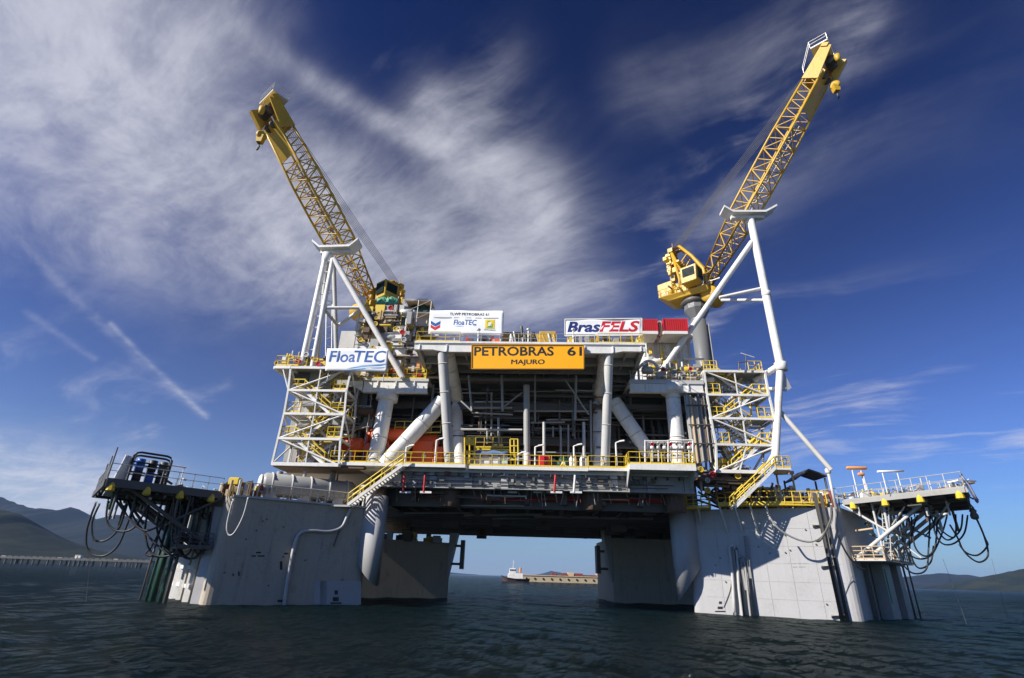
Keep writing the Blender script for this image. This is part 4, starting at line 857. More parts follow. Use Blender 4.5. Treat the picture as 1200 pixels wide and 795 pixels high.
for k in range(70):                               # valves, pipes and boxes crowding the right platform deck and the joint with the column
    rr = random.Random(k+620); t, s_ = rr.uniform(-.25, .9), rr.uniform(.03, .6); p = qr[0].lerp(qr[1], t).lerp(qr[3].lerp(qr[2], t), s_); m = rr.choice((GALV, WHITE, TAN, BROWN, GREY, STEEL, GALV, YEL)); e1 = (qr[1]-qr[0]).normalized()
    if k % 3 == 0: bar(OR, 'equipment_box', p, p+UPV*rr.uniform(.25, .8), rr.uniform(.2, .6), m, 'box')
    elif k % 3 == 1: bar(OR, 'deck_pipe', p+UPV*rr.uniform(.1, .9), p+e1*rr.uniform(.5, 2.0)+UPV*rr.uniform(.1, .9), rr.uniform(.03, .09), m)
    else: bar(OR, 'fitting_post', p, p+UPV*rr.uniform(.5, 1.3), rr.uniform(.03, .08), m)
railing(OR, [qr[0]+(qr[0]-qr[1])*.25, qr[0]], GALV, step=.8, r=.035, kick=False); railing(OR, [qr[0].lerp(qr[3], .35), qr[1].lerp(qr[2], .35)], GALV, step=.9, r=.035, kick=False)
for k in range(26):
    rr = random.Random(k+720); f = RO.lerp(RB, rr.uniform(.05, .8))+nR0*rr.uniform(.4, 5.0); zz = rr.uniform(5.2, 9.4); bar(OR, 'truss_bar', f+UPV*zz, f+nR0*rr.uniform(.4, 1.6)+UPV*(zz+rr.uniform(-1.6, 1.6)), rr.uniform(.05, .10), rr.choice((GREY, TAN, GALV, LGREY, STEEL)), 'pipe')
# folded cover sheets hanging off the outer ends
def sheet(T, nm, pts, m, th=.06):
    b = MB(); n = len(pts)
    for p in pts: b.v += [Vector(p), Vector(p)+EV*th]
    b.f = [tuple(2*k for k in range(n)), tuple(2*k+1 for k in range(n-1, -1, -1))]+[(2*k, 2*k+1, (2*k+3) % (2*n), (2*k+2) % (2*n)) for k in range(n)]
    return b.build(nm, m, T)
sh = thing('cover_sheet', 'small grey blue tarpaulin hung over the outer corner of pale platform', 'tarpaulin', qr[1]); Bq = qr[1]; Cq = qr[1].lerp(qr[2], .16); NO = Vector((.77, -.64, 0))
sb = MB(); nn = 8; rows_ = [(0.0, .9), (.12, .5), (.3, .0), (.42, -.6), (.5, -1.1)]
for i in range(nn+1):
    for (o_, z_) in rows_: sb.v.append(Bq.lerp(Cq, i/nn)+NO*(o_+.08*math.sin(i*2.1))+UPV*(z_+.1*math.sin(i*1.7+o_)))
nr = len(rows_); sb.f = [(i*nr+j, i*nr+j+1, (i+1)*nr+j+1, (i+1)*nr+j) for i in range(nn) for j in range(nr-1)]
o = sb.build('sheet', paint('tarp_blue_grey', (.30, .32, .44), .6, .2), sh, smooth=True); o.modifiers.new('thickness', 'SOLIDIFY').thickness = .04
for k in range(2): e = Bq.lerp(Cq, .2+.6*k); bar(sh, 'lashing', e+UPV*.9, e+NO*.6-UPV*1.1, .03, BLACK)
for k in range(26):
    rr = random.Random(k+830); e = qr[1].lerp(qr[2], rr.uniform(.0, .5))-NO*rr.uniform(0, .8); bar(OR, 'end_fitting', e+UPV*rr.uniform(-.5, .9), e+NO*rr.uniform(.1, .9)+UPV*rr.uniform(-1.2, .6), rr.uniform(.04, .1), rr.choice((STEEL, BLACK, BROWN, GALV, STEEL)))
# left platform: drum crate, white tarp, bench frame
dp = lambda t, s: ql[0].lerp(ql[1], t).lerp(ql[3].lerp(ql[2], t), s)+UPV*.01
cr0 = dp(.66, .18); ex, ey = (ql[1]-ql[0]).normalized(), (ql[3]-ql[0]).normalized()
CRT = thing('drum_crate', 'black steel lifting frame around plastic drums on the dark platform', 'crate', cr0)
fr0 = [cr0+ex*a+ey*b for a, b in ((-1.3, 0), (1.5, 0), (1.5, 1.7), (-1.3, 1.7))]; FH = 2.5
for p, q in zip(fr0, fr0[1:]+fr0[:1]):
    for h in (.1, .9, 1.7): bar(CRT, 'frame_bar', p+UPV*h, q+UPV*h, .06, BLACK)
    bar(CRT, 'frame_post', p, p+UPV*(FH-.3), .09, BLACK)
for e in (0, 3): pass
for p, q in ((fr0[0], fr0[1]), (fr0[3], fr0[2])): MB().path([p+UPV*(FH-.35), p.lerp(q, .06)+UPV*(FH-.08), p.lerp(q, .16)+UPV*FH, p.lerp(q, .84)+UPV*FH, p.lerp(q, .94)+UPV*(FH-.08), q+UPV*(FH-.35)], .09, 7).build('top_bar', BLACK, CRT, smooth=True)
for (a, b, lay, m) in ((-.8, .55, 0, BLACK), (0, .55, 0, BLUE), (.9, .55, 0, BLACK), (-.8, .55, 1, STEEL), (0.0, .55, 1, BLACK), (.9, .55, 1, BLUE), (.9, 1.25, 1, BLUE)):
    c = cr0+ex*a+ey*b+UPV*(.12+lay*1.0); d = thing('drum', ('bright blue' if m == BLUE else 'dark')+' plastic drum in the black lifting frame', 'drum', c, 'drums in the black lifting frame')
    MB().lathe(c, [(.30, 0), (.33, .04), (.33, .30), (.35, .33), (.33, .36), (.33, .62), (.35, .65), (.33, .68), (.33, .9), (.28, .95)], 16).build('barrel', m, d, smooth=True); MB().lathe(c+UPV*.951, [(.05, 0), (.05, .04)], 8).build('bung', STEEL, d)
# white tarp hanging over the outer corner
t_ = thing('white_tarp', 'white tarpaulin hanging at the end of the dark loading platform', 'tarpaulin', dp(1.0, .3))
tb = MB(); rows_t = [((148, 533), (160, 537)), ((141, 546), (154, 552)), ((133, 560), (146, 565)), ((125, 573), (138, 577)), ((120, 581), (132, 583))]
for i, (a_, b_2) in enumerate(rows_t):
    for k in range(6): x = a_[0]+(b_2[0]-a_[0])*k/5; y = a_[1]+(b_2[1]-a_[1])*k/5; tb.v.append(PD(x, y, 43.0+.12*math.sin(k*2.4+i)+.25*k-.1*i))
tb.f = [(i*6+j, i*6+j+1, i*6+7+j, i*6+6+j) for i in range(4) for j in range(5)]
o = tb.build('sheet', CLOTH, t_, smooth=True); o.modifiers.new('thickness', 'SOLIDIFY').thickness = .04
for k in range(3): e = dp(1.0, .25*k); bar(t_, 'stay', e, e+UPV*(2.3-.3*k), .05, STEEL)
for k in range(40):                               # dark fittings, pipes and brackets below the deck
    rr = random.Random(k+500); p = dp(rr.uniform(.05, .9), rr.uniform(.02, .8))-UPV*rr.uniform(.5, 1.2); q_ = p+rr.choice((-ex, ey, -UPV, -UPV, -ex-UPV))*rr.uniform(.6, 1.9)
    bar(OL, 'under_pipe', p, q_, rr.uniform(.05, .15), rr.choice((STEEL, BLACK, BROWN, STEEL, GREENP, GALV)))
for k in range(30):
    rr = random.Random(k+560); t, s_ = rr.uniform(.05, .9), rr.uniform(.02, .8); p = qr[0].lerp(qr[1], t).lerp(qr[3].lerp(qr[2], t), s_)-UPV*rr.uniform(.5, 1.2); e1 = (qr[1]-qr[0]).normalized(); e2 = (qr[3]-qr[0]).normalized()
    bar(OR, 'under_pipe', p, p+rr.choice((-e1, e2, -UPV, -UPV, -e1-UPV))*rr.uniform(.6, 1.9), rr.uniform(.05, .13), rr.choice((STEEL, LGREY, BROWN, STEEL, TAN, GALV)))
p = dp(.36, .35); st = thing('frame_rack', 'tall thin white goalpost frame standing on the dark platform', 'frame', p)
for e in (0, 1.3): bar(st, 'post', p+ex*e, p+ex*e+UPV*2.1, .045, WHITE)
bar(st, 'crossbar', p+UPV*2.1-ex*.15, p+ex*1.45+UPV*2.1, .06, WHITE)
r_ = random.Random(33)
for k in range(26):
    p = dp(r_.uniform(.02, .55), r_.uniform(.05, .8)); 
    if k < 10: bar(OL, 'fitting_post', p, p+UPV*r_.uniform(.5, 1.1), .05, r_.choice((GALV, WHITE, GALV)))
    else: bar(OL, 'pipe_run', p+UPV*r_.uniform(.1, .7), p+ex*r_.uniform(-1.5, 1.5)+ey*.2+UPV*r_.uniform(.1, .7), r_.uniform(.04, .1), r_.choice((GALV, WHITE, BROWN, TAN, GALV)))

# ------------------------------------------------------------------ hoses in loops
def curve3(p, pts, q, n=26):
    P_ = [Vector(p)]+[Vector(k) for k in pts]+[Vector(q)]; m = len(P_); out = []
    for i in range(m-1):
        p0, p1, p2, p3 = P_[max(i-1, 0)], P_[i], P_[i+1], P_[min(i+2, m-1)]
        for k in range(n//(m-1)+1):
            t = k/(n//(m-1)+1); out.append(.5*((2*p1)+(p2-p0)*t+(2*p0-5*p1+4*p2-p3)*t*t+(3*p1-p0-3*p2+p3)*t**3))
    return out+[P_[-1]]
def hose(px, D, r, m=BLACK, label=None, group=None, dD=0.0):
    pts = [PD(x, y, D+dD*i) for i, (x, y) in enumerate(px)]
    o = MB().path(curve3(pts[0], pts[1:-1], pts[-1]), r, 8).build('hose', m, None, smooth=True); tag(o, label, 'hose', group); return o
GLh, LLh = 'hose loops under the dark platform', 'black rubber hose hanging in a loop under the dark loading platform'
for px, D in (([(113, 588), (102, 620), (103, 645), (120, 652), (138, 640), (150, 612), (160, 590)], 46), ([(117, 590), (108, 612), (110, 632), (125, 633), (140, 618), (148, 590)], 46.5),
              ([(127, 585), (125, 610), (136, 622), (155, 620), (170, 600), (176, 585)], 46), ([(140, 585), (150, 606), (170, 622), (190, 612), (196, 590)], 45.5), ([(175, 590), (170, 625), (180, 650), (205, 648), (215, 620), (214, 590)], 47),
              ([(190, 588), (184, 620), (196, 645), (220, 650), (232, 615), (236, 590)], 47.5), ([(215, 590), (206, 630), (214, 652), (232, 652), (242, 625), (244, 592)], 47.5), ([(225, 590), (212, 640), (224, 655), (238, 640), (247, 600)], 48),
              ([(150, 588), (160, 612), (185, 640), (206, 655)], 47), ([(199, 590), (192, 612), (178, 640), (171, 650), (190, 653)], 48), ([(205, 588), (200, 620), (206, 640), (222, 640), (228, 612), (226, 590)], 46.5), ([(232, 592), (224, 625), (230, 648), (240, 645), (246, 618), (250, 594)], 47.2)): hose(px, D, .08, BLACK, LLh, GLh)
GRh, LRh = 'hose loops under the pale platform', 'black rubber hose hanging in a loop under the pale loading platform'
for px, D in (([(1141, 602), (1152, 625), (1158, 650), (1148, 659), (1135, 652), (1124, 638)], 47), ([(1142, 602), (1154, 630), (1157, 640), (1145, 651), (1130, 646), (1122, 630), (1113, 615)], 47.5), ([(1134, 604), (1130, 625), (1118, 637), (1104, 637), (1095, 622), (1096, 605)], 48),
              ([(1128, 603), (1125, 622), (1110, 633), (1098, 618), (1104, 603)], 48), ([(1120, 603), (1118, 630), (1096, 615), (1090, 600)], 49), ([(1098, 604), (1096, 640), (1085, 652), (1072, 640), (1068, 606)], 49.5),
              ([(1110, 604), (1104, 625), (1092, 650), (1076, 655), (1062, 645), (1055, 620)], 50), ([(1090, 604), (1088, 645), (1085, 668), (1070, 672), (1056, 660)], 50), ([(1075, 604), (1066, 640), (1075, 665), (1090, 660), (1094, 640)], 50.5)): hose(px, D, .068, BLACK, LRh, GRh)
c = PD(1141, 602, 46.9); tag(MB().lathe(c-UPV*.5, [(.12, 0), (.28, .1), (.3, .35), (.2, .6), (.28, .7), (.12, .95)], 10).build('hose_coupling', STEEL, None, smooth=True), 'dark steel coupling where two long hoses hang off the tarpaulin corner', 'coupling')
# hoses draped over the columns
tag(hose([(273, 585), (266, 615), (268, 627), (275, 624), (285, 605), (291, 583)], 46.3, .07, LGREY), 'pale slack hose looping down over the shaded column face', 'hose')
tag(hose([(900, 604), (915, 622), (940, 634), (958, 632), (974, 612), (974, 590)], 51.2, .09, GALV), 'grey hose sagging across the sunlit column face', 'hose')
tag(hose([(982, 592), (980, 620), (990, 645), (1003, 663), (1014, 668)], 50.6, .08, BLACK), 'black hose bending round the sunlit column corner', 'hose')
tag(hose([(974, 592), (973, 610), (962, 632), (956, 634)], 50.9, .10, STEEL), 'short dark hose clipped beside the twin pipes', 'hose')
# thin lines into the water
for i, (a, b, D) in enumerate((((112, 600), (106, 690), 46), ((1105, 655), (1132, 728), 52), ((1162, 655), (1174, 705), 60))):
    p, q = PD(*a, D), PD(*b, D); q.z = min(q.z, -.1); tag(MB().tube(p, q, .012, 5).build('mooring_line', STEEL, None), ('thin line dropping from the hose loops into the sea below the mountains', 'thin line dropping from the lower walkway into the sea', 'thin line dropping beside the outermost hose loop toward the headland')[i], 'line')
# ------------------------------------------------------------------ risers and guides at the columns
def vpipe(px, py, z1, r, m, nm='riser', par=None, off=0., **kw):
    p = PZ(px, py, 0); o = MB().tube(p-UPV*2+Vector((0, off, 0)), p+UPV*z1+Vector((0, off, 0)), r, 12).build(nm, m, par, smooth=True); return o
for k, (x, y, m, r) in enumerate(((178, 705, GREENP, .26), (187, 706, GREENP, .16), (171, 704, GREENP, .12), (193, 707, STEEL, .16), (164, 703, STEEL, .09))):
    tag(vpipe(x, y, ZOL-.7, r, m), 'thick dark green riser pipe standing in the sea under the dark platform' if k == 0 else 'thin dark riser pipe standing in the sea under the dark platform', 'pipe', None if k == 0 else 'thin risers under the dark platform')
for k, (x, y, r) in enumerate(((1073, 724, .10), (1079, 724, .08), (1066, 723, .10), (1047, 725, .09))): tag(vpipe(x, y, 5.0, r, STEEL), 'slim dark riser pipe standing in the sea under the pale platform', 'pipe', 'slim risers under the pale platform')
# white guide frames on the lit side face of the left column, dark fenders on the right column
nL = Vector(((LB-LO).y, -(LB-LO).x, 0)).normalized(); nL = nL if nL.x < 0 else -nL; nR = Vector(((RB-RO).y, -(RB-RO).x, 0)).normalized(); nR = nR if nR.x > 0 else -nR
for k, (t, w, d_, zt) in enumerate(((.10, .9, .12, 7.5), (.36, .55, .5, 8), (.55, .4, .8, 8), (.80, .6, .9, 8), (.97, .35, 1.1, 8))):
    f = LO.lerp(LB, t)+nL*d_; bar(cl, 'guide_rail', f-UPV*2, f+UPV*zt, w, WHITE if k else HULL, 'box', .35)
for z in (1.2, 2.7, 4.6): bar(cl, 'guide_tie', LO.lerp(LB, .3)+nL*.5+UPV*z, LO.lerp(LB, .98)+nL*1.0+UPV*z, .25, WHITE, 'box', .3)
for k, (t, w, d_) in enumerate(((.30, .5, .25), (.62, 3.2, .9), (.95, 2.0, 1.2))):
    f = RO.lerp(RB, t)+nR*d_; e = (RB-RO).normalized(); MB().quadbox([f-e*w/2-nR*.8+UPV*-2, f+e*w/2-nR*.8-UPV*2, f+e*w/2+nR*.2-UPV*2, f-e*w/2+nR*.2-UPV*2, f-e*w/2-nR*.8+UPV*5.2, f+e*w/2-nR*.8+UPV*5.2, f+e*w/2+nR*.2+UPV*5.2, f-e*w/2+nR*.2+UPV*5.2]).build('fender_box', GREY if k else STEEL, cr)
f = RO.lerp(RB, .45)+nR*1.35; bar(cr, 'depth_rod', f+UPV*1.4, f+UPV*4.4, .07, paint('bright_green', (.05, .35, .16), .5, .1))

# pipes on the column faces
def fpipe(par, O, e, pxs, r, m, off=.25, nm='face_pipe'):
    n = Vector((e.y, -e.x, 0)); n = n if n.y < 0 else -n; pts = []
    for x, y in pxs:
        d = ray(x, y); t = (O+n*off-CAM).dot(n)/d.dot(n); pts.append(CAM+d*t)
    MB().path(pts if len(pts) < 3 else curve3(pts[0], pts[1:-1], pts[-1], 30), r, 10).build(nm, m, par, smooth=True); return pts
fpipe(cl, LO, el_, [(332, 716), (337, 680), (345, 640), (352, 625), (366, 622), (385, 623), (400, 618), (407, 605), (411, 596)], .16, LGREY, .28)
for k, (z, s) in enumerate(((1.0, .0), (3.4, 0), (5.6, 0))): pass
fpipe(cl, LO, el_, [(411, 600), (405, 612), (398, 622), (391, 640)], .07, STEEL, .3)
for a, b, r, m in (((954, 578), (988.5, 735), .17, STEEL), ((961, 578), (995.5, 737), .15, STEEL), ((862, 642), (872, 728), .15, STEEL), ((868, 655), (879.5, 730), .13, STEEL), ((873, 628), (886, 731), .14, STEEL)): fpipe(cr, RO, er_, [a, b], r, m if r > .14 else GREY, .3)
fpipe(cr, RO, er_, [(861, 722), (858, 670), (855, 645), (857, 640), (861, 641), (864, 655), (866, 690), (871, 730)], .14, LGREY, .3)
fpipe(cr, RO, er_, [(865, 655), (869, 652), (873, 663), (876, 690), (880, 728)], .11, GREY, .34)
for (x0, x1, y) in ((952, 966, 616), (962, 977, 664), (974, 990, 722)): pts = fpipe(cr, RO, er_, [(x0, y), (x1, y)], .16, GREY, .14, 'pipe_clamp')
fpipe(cr, RO, er_, [(848, 712), (856, 690), (858, 665)], .03, STEEL, .05, 'cable'); fpipe(cr, RO, er_, [(1000, 672), (993, 690), (988, 705)], .025, STEEL, .05, 'cable')
# pictogram marks painted on both columns near the waterline, and draught lettering
def facequad(par, O, e, rects, m, nm, off=.012):
    n = Vector((e.y, -e.x, 0)); n = n if n.y < 0 else -n
    for x0, y0, x1, y1 in rects:
        P4 = []; b = MB()
        for x, y in ((x0, y0), (x1, y0), (x1, y1), (x0, y1)):
            d = ray(x, y); t = (O+n*off-CAM).dot(n)/d.dot(n); P4.append(CAM+d*t)
        b.quadbox(P4+[p+n*.006 for p in P4]).build(nm, m, par)
facequad(cr, RO, er_, [(838, 716, 850, 717.5), (841, 711, 847, 714), (842.5, 705, 846, 708)], INK, 'painted_mark'); facequad(cl, LO, el_, [(387, 706, 400, 708), (390, 700, 397, 705), (392, 692, 396, 697)], INK, 'painted_mark')
facequad(cl, LO, el_, [(368, 681, 383, 709), (375, 681, 423, 709)], paint('patch_paint', (.42, .41, .40), .5, .2), 'paint_patch', .006)
facequad(cl, LO, el_, [(300, 647, 306, 648.6), (295, 651, 300, 652.6), (302, 651, 310, 652.6)], INK, 'draught_mark'); facequad(cr, RO, er_, [(929, 660, 933, 661), (935, 660, 939, 661), (941, 660, 945, 661), (929, 664, 934, 665), (936, 664, 944, 665)], GREY, 'draught_mark')
facequad(cl, LO, el_, [(333, 648, 338, 650), (340, 648, 346, 650), (325, 703, 336, 706), (328, 658, 331, 668), (279, 670, 281, 675)], INK, 'draught_mark')

# ================================================================== SIGNS
def text_geo(s, shear=0, bold=0):
    cu = bpy.data.curves.new('t', 'FONT'); cu.body = s; cu.shear = shear; cu.offset = bold; cu.resolution_u = 3
    o = bpy.data.objects.new('t', cu); col.objects.link(o); dg = bpy.context.evaluated_depsgraph_get(); dg.update()
    me = bpy.data.meshes.new_from_object(o.evaluated_get(dg)); V = [v.co.copy() for v in me.vertices]; Fc = [tuple(p.vertices) for p in me.polygons]
    bpy.data.objects.remove(o); bpy.data.curves.remove(cu); bpy.data.meshes.remove(me)
    x0, x1 = min(v.x for v in V), max(v.x for v in V); y0, y1 = min(v.y for v in V), max(v.y for v in V)
    return [((v.x-x0)/(x1-x0), (v.y-y0)/(y1-y0)) for v in V], Fc
class Banner:
    def __init__(s, name, label, cat, px, v, mat, th=.08, frame=None):
        s.c = [PX(x, y, v) for x, y in px]            # TL TR BR BL
        s.n = -EV; s.T = thing(name, label, cat, (s.c[2]+s.c[3])/2, None)
        s.wv = .035 if cat == 'banner' else 0.
        b = MB(); nx_, ny_ = (28, 8) if s.wv else (1, 1)
        for k in (0, 1):
            for j in range(ny_+1):
                for i in range(nx_+1): b.v.append(s.at(i/nx_, j/ny_, 0)+EV*th*k)
        w_ = nx_+1; K = w_*(ny_+1)
        for j in range(ny_):
            for i in range(nx_): q0 = j*w_+i; b.f += [(q0, q0+1, q0+w_+1, q0+w_), (K+q0, K+q0+w_, K+q0+w_+1, K+q0+1)]
        for i in range(nx_): b.f += [(i, K+i, K+i+1, i+1), (ny_*w_+i, ny_*w_+i+1, K+ny_*w_+i+1, K+ny_*w_+i)]
        for j in range(ny_): b.f += [(j*w_, (j+1)*w_, K+(j+1)*w_, K+j*w_), (j*w_+nx_, K+j*w_+nx_, K+(j+1)*w_+nx_, (j+1)*w_+nx_)]
        b.build('panel', mat, s.T, smooth=bool(s.wv))
        if s.wv:
            for x in (.01, .17, .33, .5, .67, .83, .99):
                for y in (.02, .98): e = s.at(x, y, .0); bar(s.T, 'lashing', e, e+EV*.15+UPV*(.25 if y > .5 else -.25), .02, STEEL)
        if frame:
            for p, q in zip(s.c, s.c[1:]+s.c[:1]): bar(s.T, 'frame_bar', p-EV*.02, q-EV*.02, .10, frame, 'box')
    def at(s, x, y, off=.006): return (s.c[3]*(1-x)+s.c[2]*x)*(1-y)+(s.c[0]*(1-x)+s.c[1]*x)*y+s.n*(off*(3 if s.wv and off > 0 else 1)+s.wv*(math.sin(x*11+y*4)+.6*math.sin(x*5-y*7+1)))
    def text(s, t, x0, y0, x1, y1, mat, shear=0, bold=0, off=.006, nm='lettering'):
        V, Fc = text_geo(t, shear, bold); b = MB(); b.v = [s.at(x0+(x1-x0)*x, y0+(y1-y0)*y, off) for x, y in V]; b.f = Fc
        me_o = b.build(nm, mat, s.T); return me_o
    def poly(s, pts, mat, off=.006, nm='emblem'):
        b = MB(); n = len(pts); b.v = [s.at(x, y, off) for x, y in pts]+[s.at(x, y, off-.003) for x, y in pts]
        b.f = [tuple(range(n)), tuple(range(2*n-1, n-1, -1))]+[(k, n+k, n+(k+1) % n, (k+1) % n) for k in range(n)]; return b.build(nm, mat, s.T)
S1 = Banner('name_board', 'orange name board lettered PETROBRAS 61 MAJURO on the upper deck front', 'sign', [(553, 404.5), (684, 404.5), (684, 432.5), (552.5, 432.5)], -3.3, SIGN, .12, paint('sign_frame', (.45, .20, .01), .5, .1))
S1.text('PETROBRAS', .022, .54, .735, .93, INK, bold=.024); S1.text('61', .855, .54, .985, .93, INK, bold=.024); S1.text('MAJURO', .355, .13, .650, .38, INK); S1.text('MAJURO', .359, .14, .655, .39, INK, off=.010)
S2 = Banner('banner', 'white banner lettered FloaTEC in blue above the zigzag stair tower', 'banner', [(383.5, 408.5), (455.5, 409), (453, 436), (381, 435)], -1.6, CLOTH, .04)
S2.text('Floa', .045, .40, .47, .90, LBLUE, shear=.12, bold=.012); S2.text('TEC', .45, .40, .965, .92, LBLUE, shear=.12, bold=.012)
S2.poly([(.34, .12), (.60, .26), (.98, .36), (.97, .31), (.62, .20)], SKYB); S2.poly([(.30, .06), (.62, .15), (.96, .22), (.95, .17), (.6, .09)], SKYB)
S3 = Banner('banner', 'white banner lettered BrasFELS in navy and red on the upper deck', 'banner', [(662, 374.5), (752, 373.5), (752, 393), (662, 394)], -1.5, CLOTH, .05, WHITE)
S3.text('Bras', .03, .22, .46, .86, NAVY, shear=.22, bold=.03); S3.text('FELS', .45, .22, .97, .86, LRED, shear=.22, bold=.03)
S4 = Banner('banner', 'white banner with several company emblems beside the name board', 'banner', [(504, 364), (590.5, 364.5), (589.5, 394), (502, 391.5)], -1.2, CLOTH, .05, None)
S4.text('TLWP PETROBRAS 61', .27, .80, .80, .91, INK, bold=.01); S4.text('FloaTEC', .33, .40, .64, .62, LBLUE, shear=.12, bold=.01)
for x0, x1 in ((.06, .30), (.33, .56), (.62, .70), (.73, .93)): S4.poly([(x0, .685), (x1, .685), (x1, .715), (x0, .715)], GREY, nm='fine_print')
S4.poly([(.34, .36), (.64, .40), (.64, .37), (.40, .33)], SKYB)
def chev(y, m): S4.poly([(.02, y), (.085, y-.12), (.15, y), (.15, y-.13), (.085, y-.25), (.02, y-.13)], m)
chev(.56, LBLUE); chev(.40, LRED)
S4.poly([(.755, .28), (.885, .28), (.885, .64), (.755, .64)], LYEL); S4.poly([(.785, .32), (.855, .32), (.855, .46), (.785, .46)], LGRN, .010); S4.poly([(.785, .48), (.84, .48), (.855, .53), (.84, .58), (.785, .58)], LGRN, .010); S4.text('BR', .795, .37, .845, .54, CLOTH, bold=.02, off=.014)
S4.text('PETROBRAS', .745, .20, .895, .25, LGRN, bold=.01)
for S, xs in ((S3, (.05, .5, .95)), (S4, (.04, .35, .7, .97)), (S1, ()), (S2, (.05, .95))):
    for x in xs: e = S.at(x, 0, -.1); bar(S.T, 'support_post', e+EV*.12, e+EV*.12-UPV*(1.2 if S is S3 else 1.0)+UPV*0, .05, GALV); bar(S.T, 'support_post', e+EV*.12, S.at(x, .98, -.1)+EV*.12, .05, GALV)

# ================================================================== EQUIPMENT
def pbox(par, nm, x0, y0, x1, y1, v, dv, m, bevel=0):       # box whose front face covers a patch of the photo on plane v
    a, b = uvz(PX(x0, y0, v)), uvz(PX(x1, y1, v)); u0, u1 = sorted((a[0], b[0])); z0, z1 = sorted((a[2], b[2]))
    if bevel: return MB().box(u0, u1, v, v+dv, z0, z1).build(nm, m, par, bevel=bevel)
    return ubox(par, nm, u0, u1, v, v+dv, z0, z1, m)
def ppipe(par, nm, a, b, v, w, m, vb=None, shape='cyl'):
    p, q = PX(*a, v), PX(*b, v if vb is None else vb); return bar(par, nm, p, q, colr(p, q, w), m, shape)
def vessel(par, nm, p, q, r, m, n=18):                       # domed pressure vessel
    p, q = Vector(p), Vector(q); d = (q-p); Ln = d.length; return MB().lathe(p, [(.02, -.35*r), (.45*r, -.28*r), (.8*r, -.12*r), (r, .1*r), (r, Ln-.1*r), (.8*r, Ln+.12*r), (.45*r, Ln+.28*r), (.02, Ln+.35*r)], n, d.normalized()).build(nm, m, par, smooth=True)
def valve(par, c, r=.22, m=YEL):
    MB().lathe(c-EV*.05, [(r*.75, 0), (r, 0), (r, .06), (r*.75, .06), (r*.75, 0)], 12, -EV).tube(c-EU*r, c+EU*r, .03, 4).tube(c-UPV*r, c+UPV*r, .03, 4).build('valve_wheel', m, par)
def clutter(par, u0, u1, v0, v1, z0, z1, n, pal, seed, smin=.25, smax=1.1, pipes=.45):
    r_ = random.Random(seed)
    for k in range(n):
        u, v, z = r_.uniform(u0, u1), r_.uniform(v0, v1), r_.uniform(z0, z1); m = r_.choice(pal); t = r_.random()
        if t < pipes:
            d = r_.choice((EU, EU, UPV, UPV, EV))*r_.uniform(.8, 3.2); a = L(u, v, z); b = a+d
            if b.z > z1+.6: b.z = z1+.6
            if (b-a).length < .3: continue
            bar(par, 'pipe', a, b, r_.uniform(.04, .15), m)
        elif t < pipes+.05:
            rr = r_.uniform(.2, .45); vessel(par, 'vessel', L(u, v, z), L(u+r_.uniform(.8, 1.6), v, z), rr, m, 10)
        elif t < pipes+.17: valve(par, L(u, v0-.1, z), r_.uniform(.15, .32), r_.choice((YEL, YEL, RED, GALV)))
        else:
            w, d, h = (r_.uniform(smin, smax) for _ in range(3)); ubox(par, 'equipment_box', u, min(u+w, u1+.4), v, v+d, z, min(z+h, z1+.6), m)
def scaffold(par, u0, u1, v0, v1, z0, z1, su=1.8, sz=1.9, m=GALV, diag=True):
    nu, nz = max(1, round((u1-u0)/su)), max(1, round((z1-z0)/sz))
    for v in (v0, v1):
        for i in range(nu+1): u = u0+(u1-u0)*i/nu; bar(par, 'scaffold_pole', L(u, v, z0), L(u, v, z1), .045, m)
        for j in range(1, nz+1): z = z0+(z1-z0)*j/nz; bar(par, 'scaffold_pole', L(u0-.2, v, z), L(u1+.2, v, z), .04, m)
    for j in range(1, nz+1):
        z = z0+(z1-z0)*j/nz; ubox(par, 'scaffold_board', u0, u1, v0+.1, v1-.1, z-.12, z-.06, TAN)
        if diag: bar(par, 'scaffold_pole', L(u0, v0-.05, z0+(z1-z0)*(j-1)/nz), L(u1, v0-.05, z), .035, m)
# ------------------------------------------------------------------ main deck, left: orange skids behind the brace
T = thing('separator_skid', 'bright orange separator skid behind the big white brace', 'process skid', L(-9, 3, ZD))
pbox(T, 'skid_base', 425, 541, 520, 546.5, 2.6, 3, STEEL)
for (x0, x1, y0, y1, v) in ((484, 505, 516, 543, 2.6), (505, 517, 523, 543, 2.8), (428, 448, 527, 543, 2.8), (450, 470, 520, 543, 3.2), (468, 486, 528, 543, 2.9)): pbox(T, 'housing', x0, y0, x1, y1, v, 1.6, ORANGE, .06)
vessel(T, 'vessel', PX(432, 512, 3.4), PX(478, 511, 3.4), .9, ORANGE); vessel(T, 'vessel', PX(482, 518, 3.6), PX(512, 518, 3.6), .8, ORANGE); vessel(T, 'vessel', PX(402, 522, 2.4), PX(424, 522, 2.4), .8, ORANGE)
for x, y in ((430, 524), (441, 518), (412, 534), (405, 528), (459, 526)): c = PX(x, y, 2.2); MB().lathe(c, [(.02, 0), (.42, 0), (.42, .12), (.3, .18), (.3, .5)], 12, EV).build('flange', ORANGE, T)
for k in range(14): rr = random.Random(k); x = rr.uniform(405, 512); y = rr.uniform(505, 540); ppipe(T, 'pipe', (x, y), (x+rr.choice((0, 0, 12)), y+rr.choice((14, 10, 0))+.5), 2.3, rr.uniform(1.5, 3), rr.choice((ORANGE, ORANGE, GALV, STEEL, YEL)))
pbox(T, 'label_plate', 494, 533, 499, 537, 2.5, .05, WHITE); pbox(T, 'red_case', 476, 539, 487, 545, 1.9, .8, RED, .04)
railing(T, [PX(462, 508, 2.7), PX(516, 508, 2.7)], YEL, step=1.0, h=1.3)
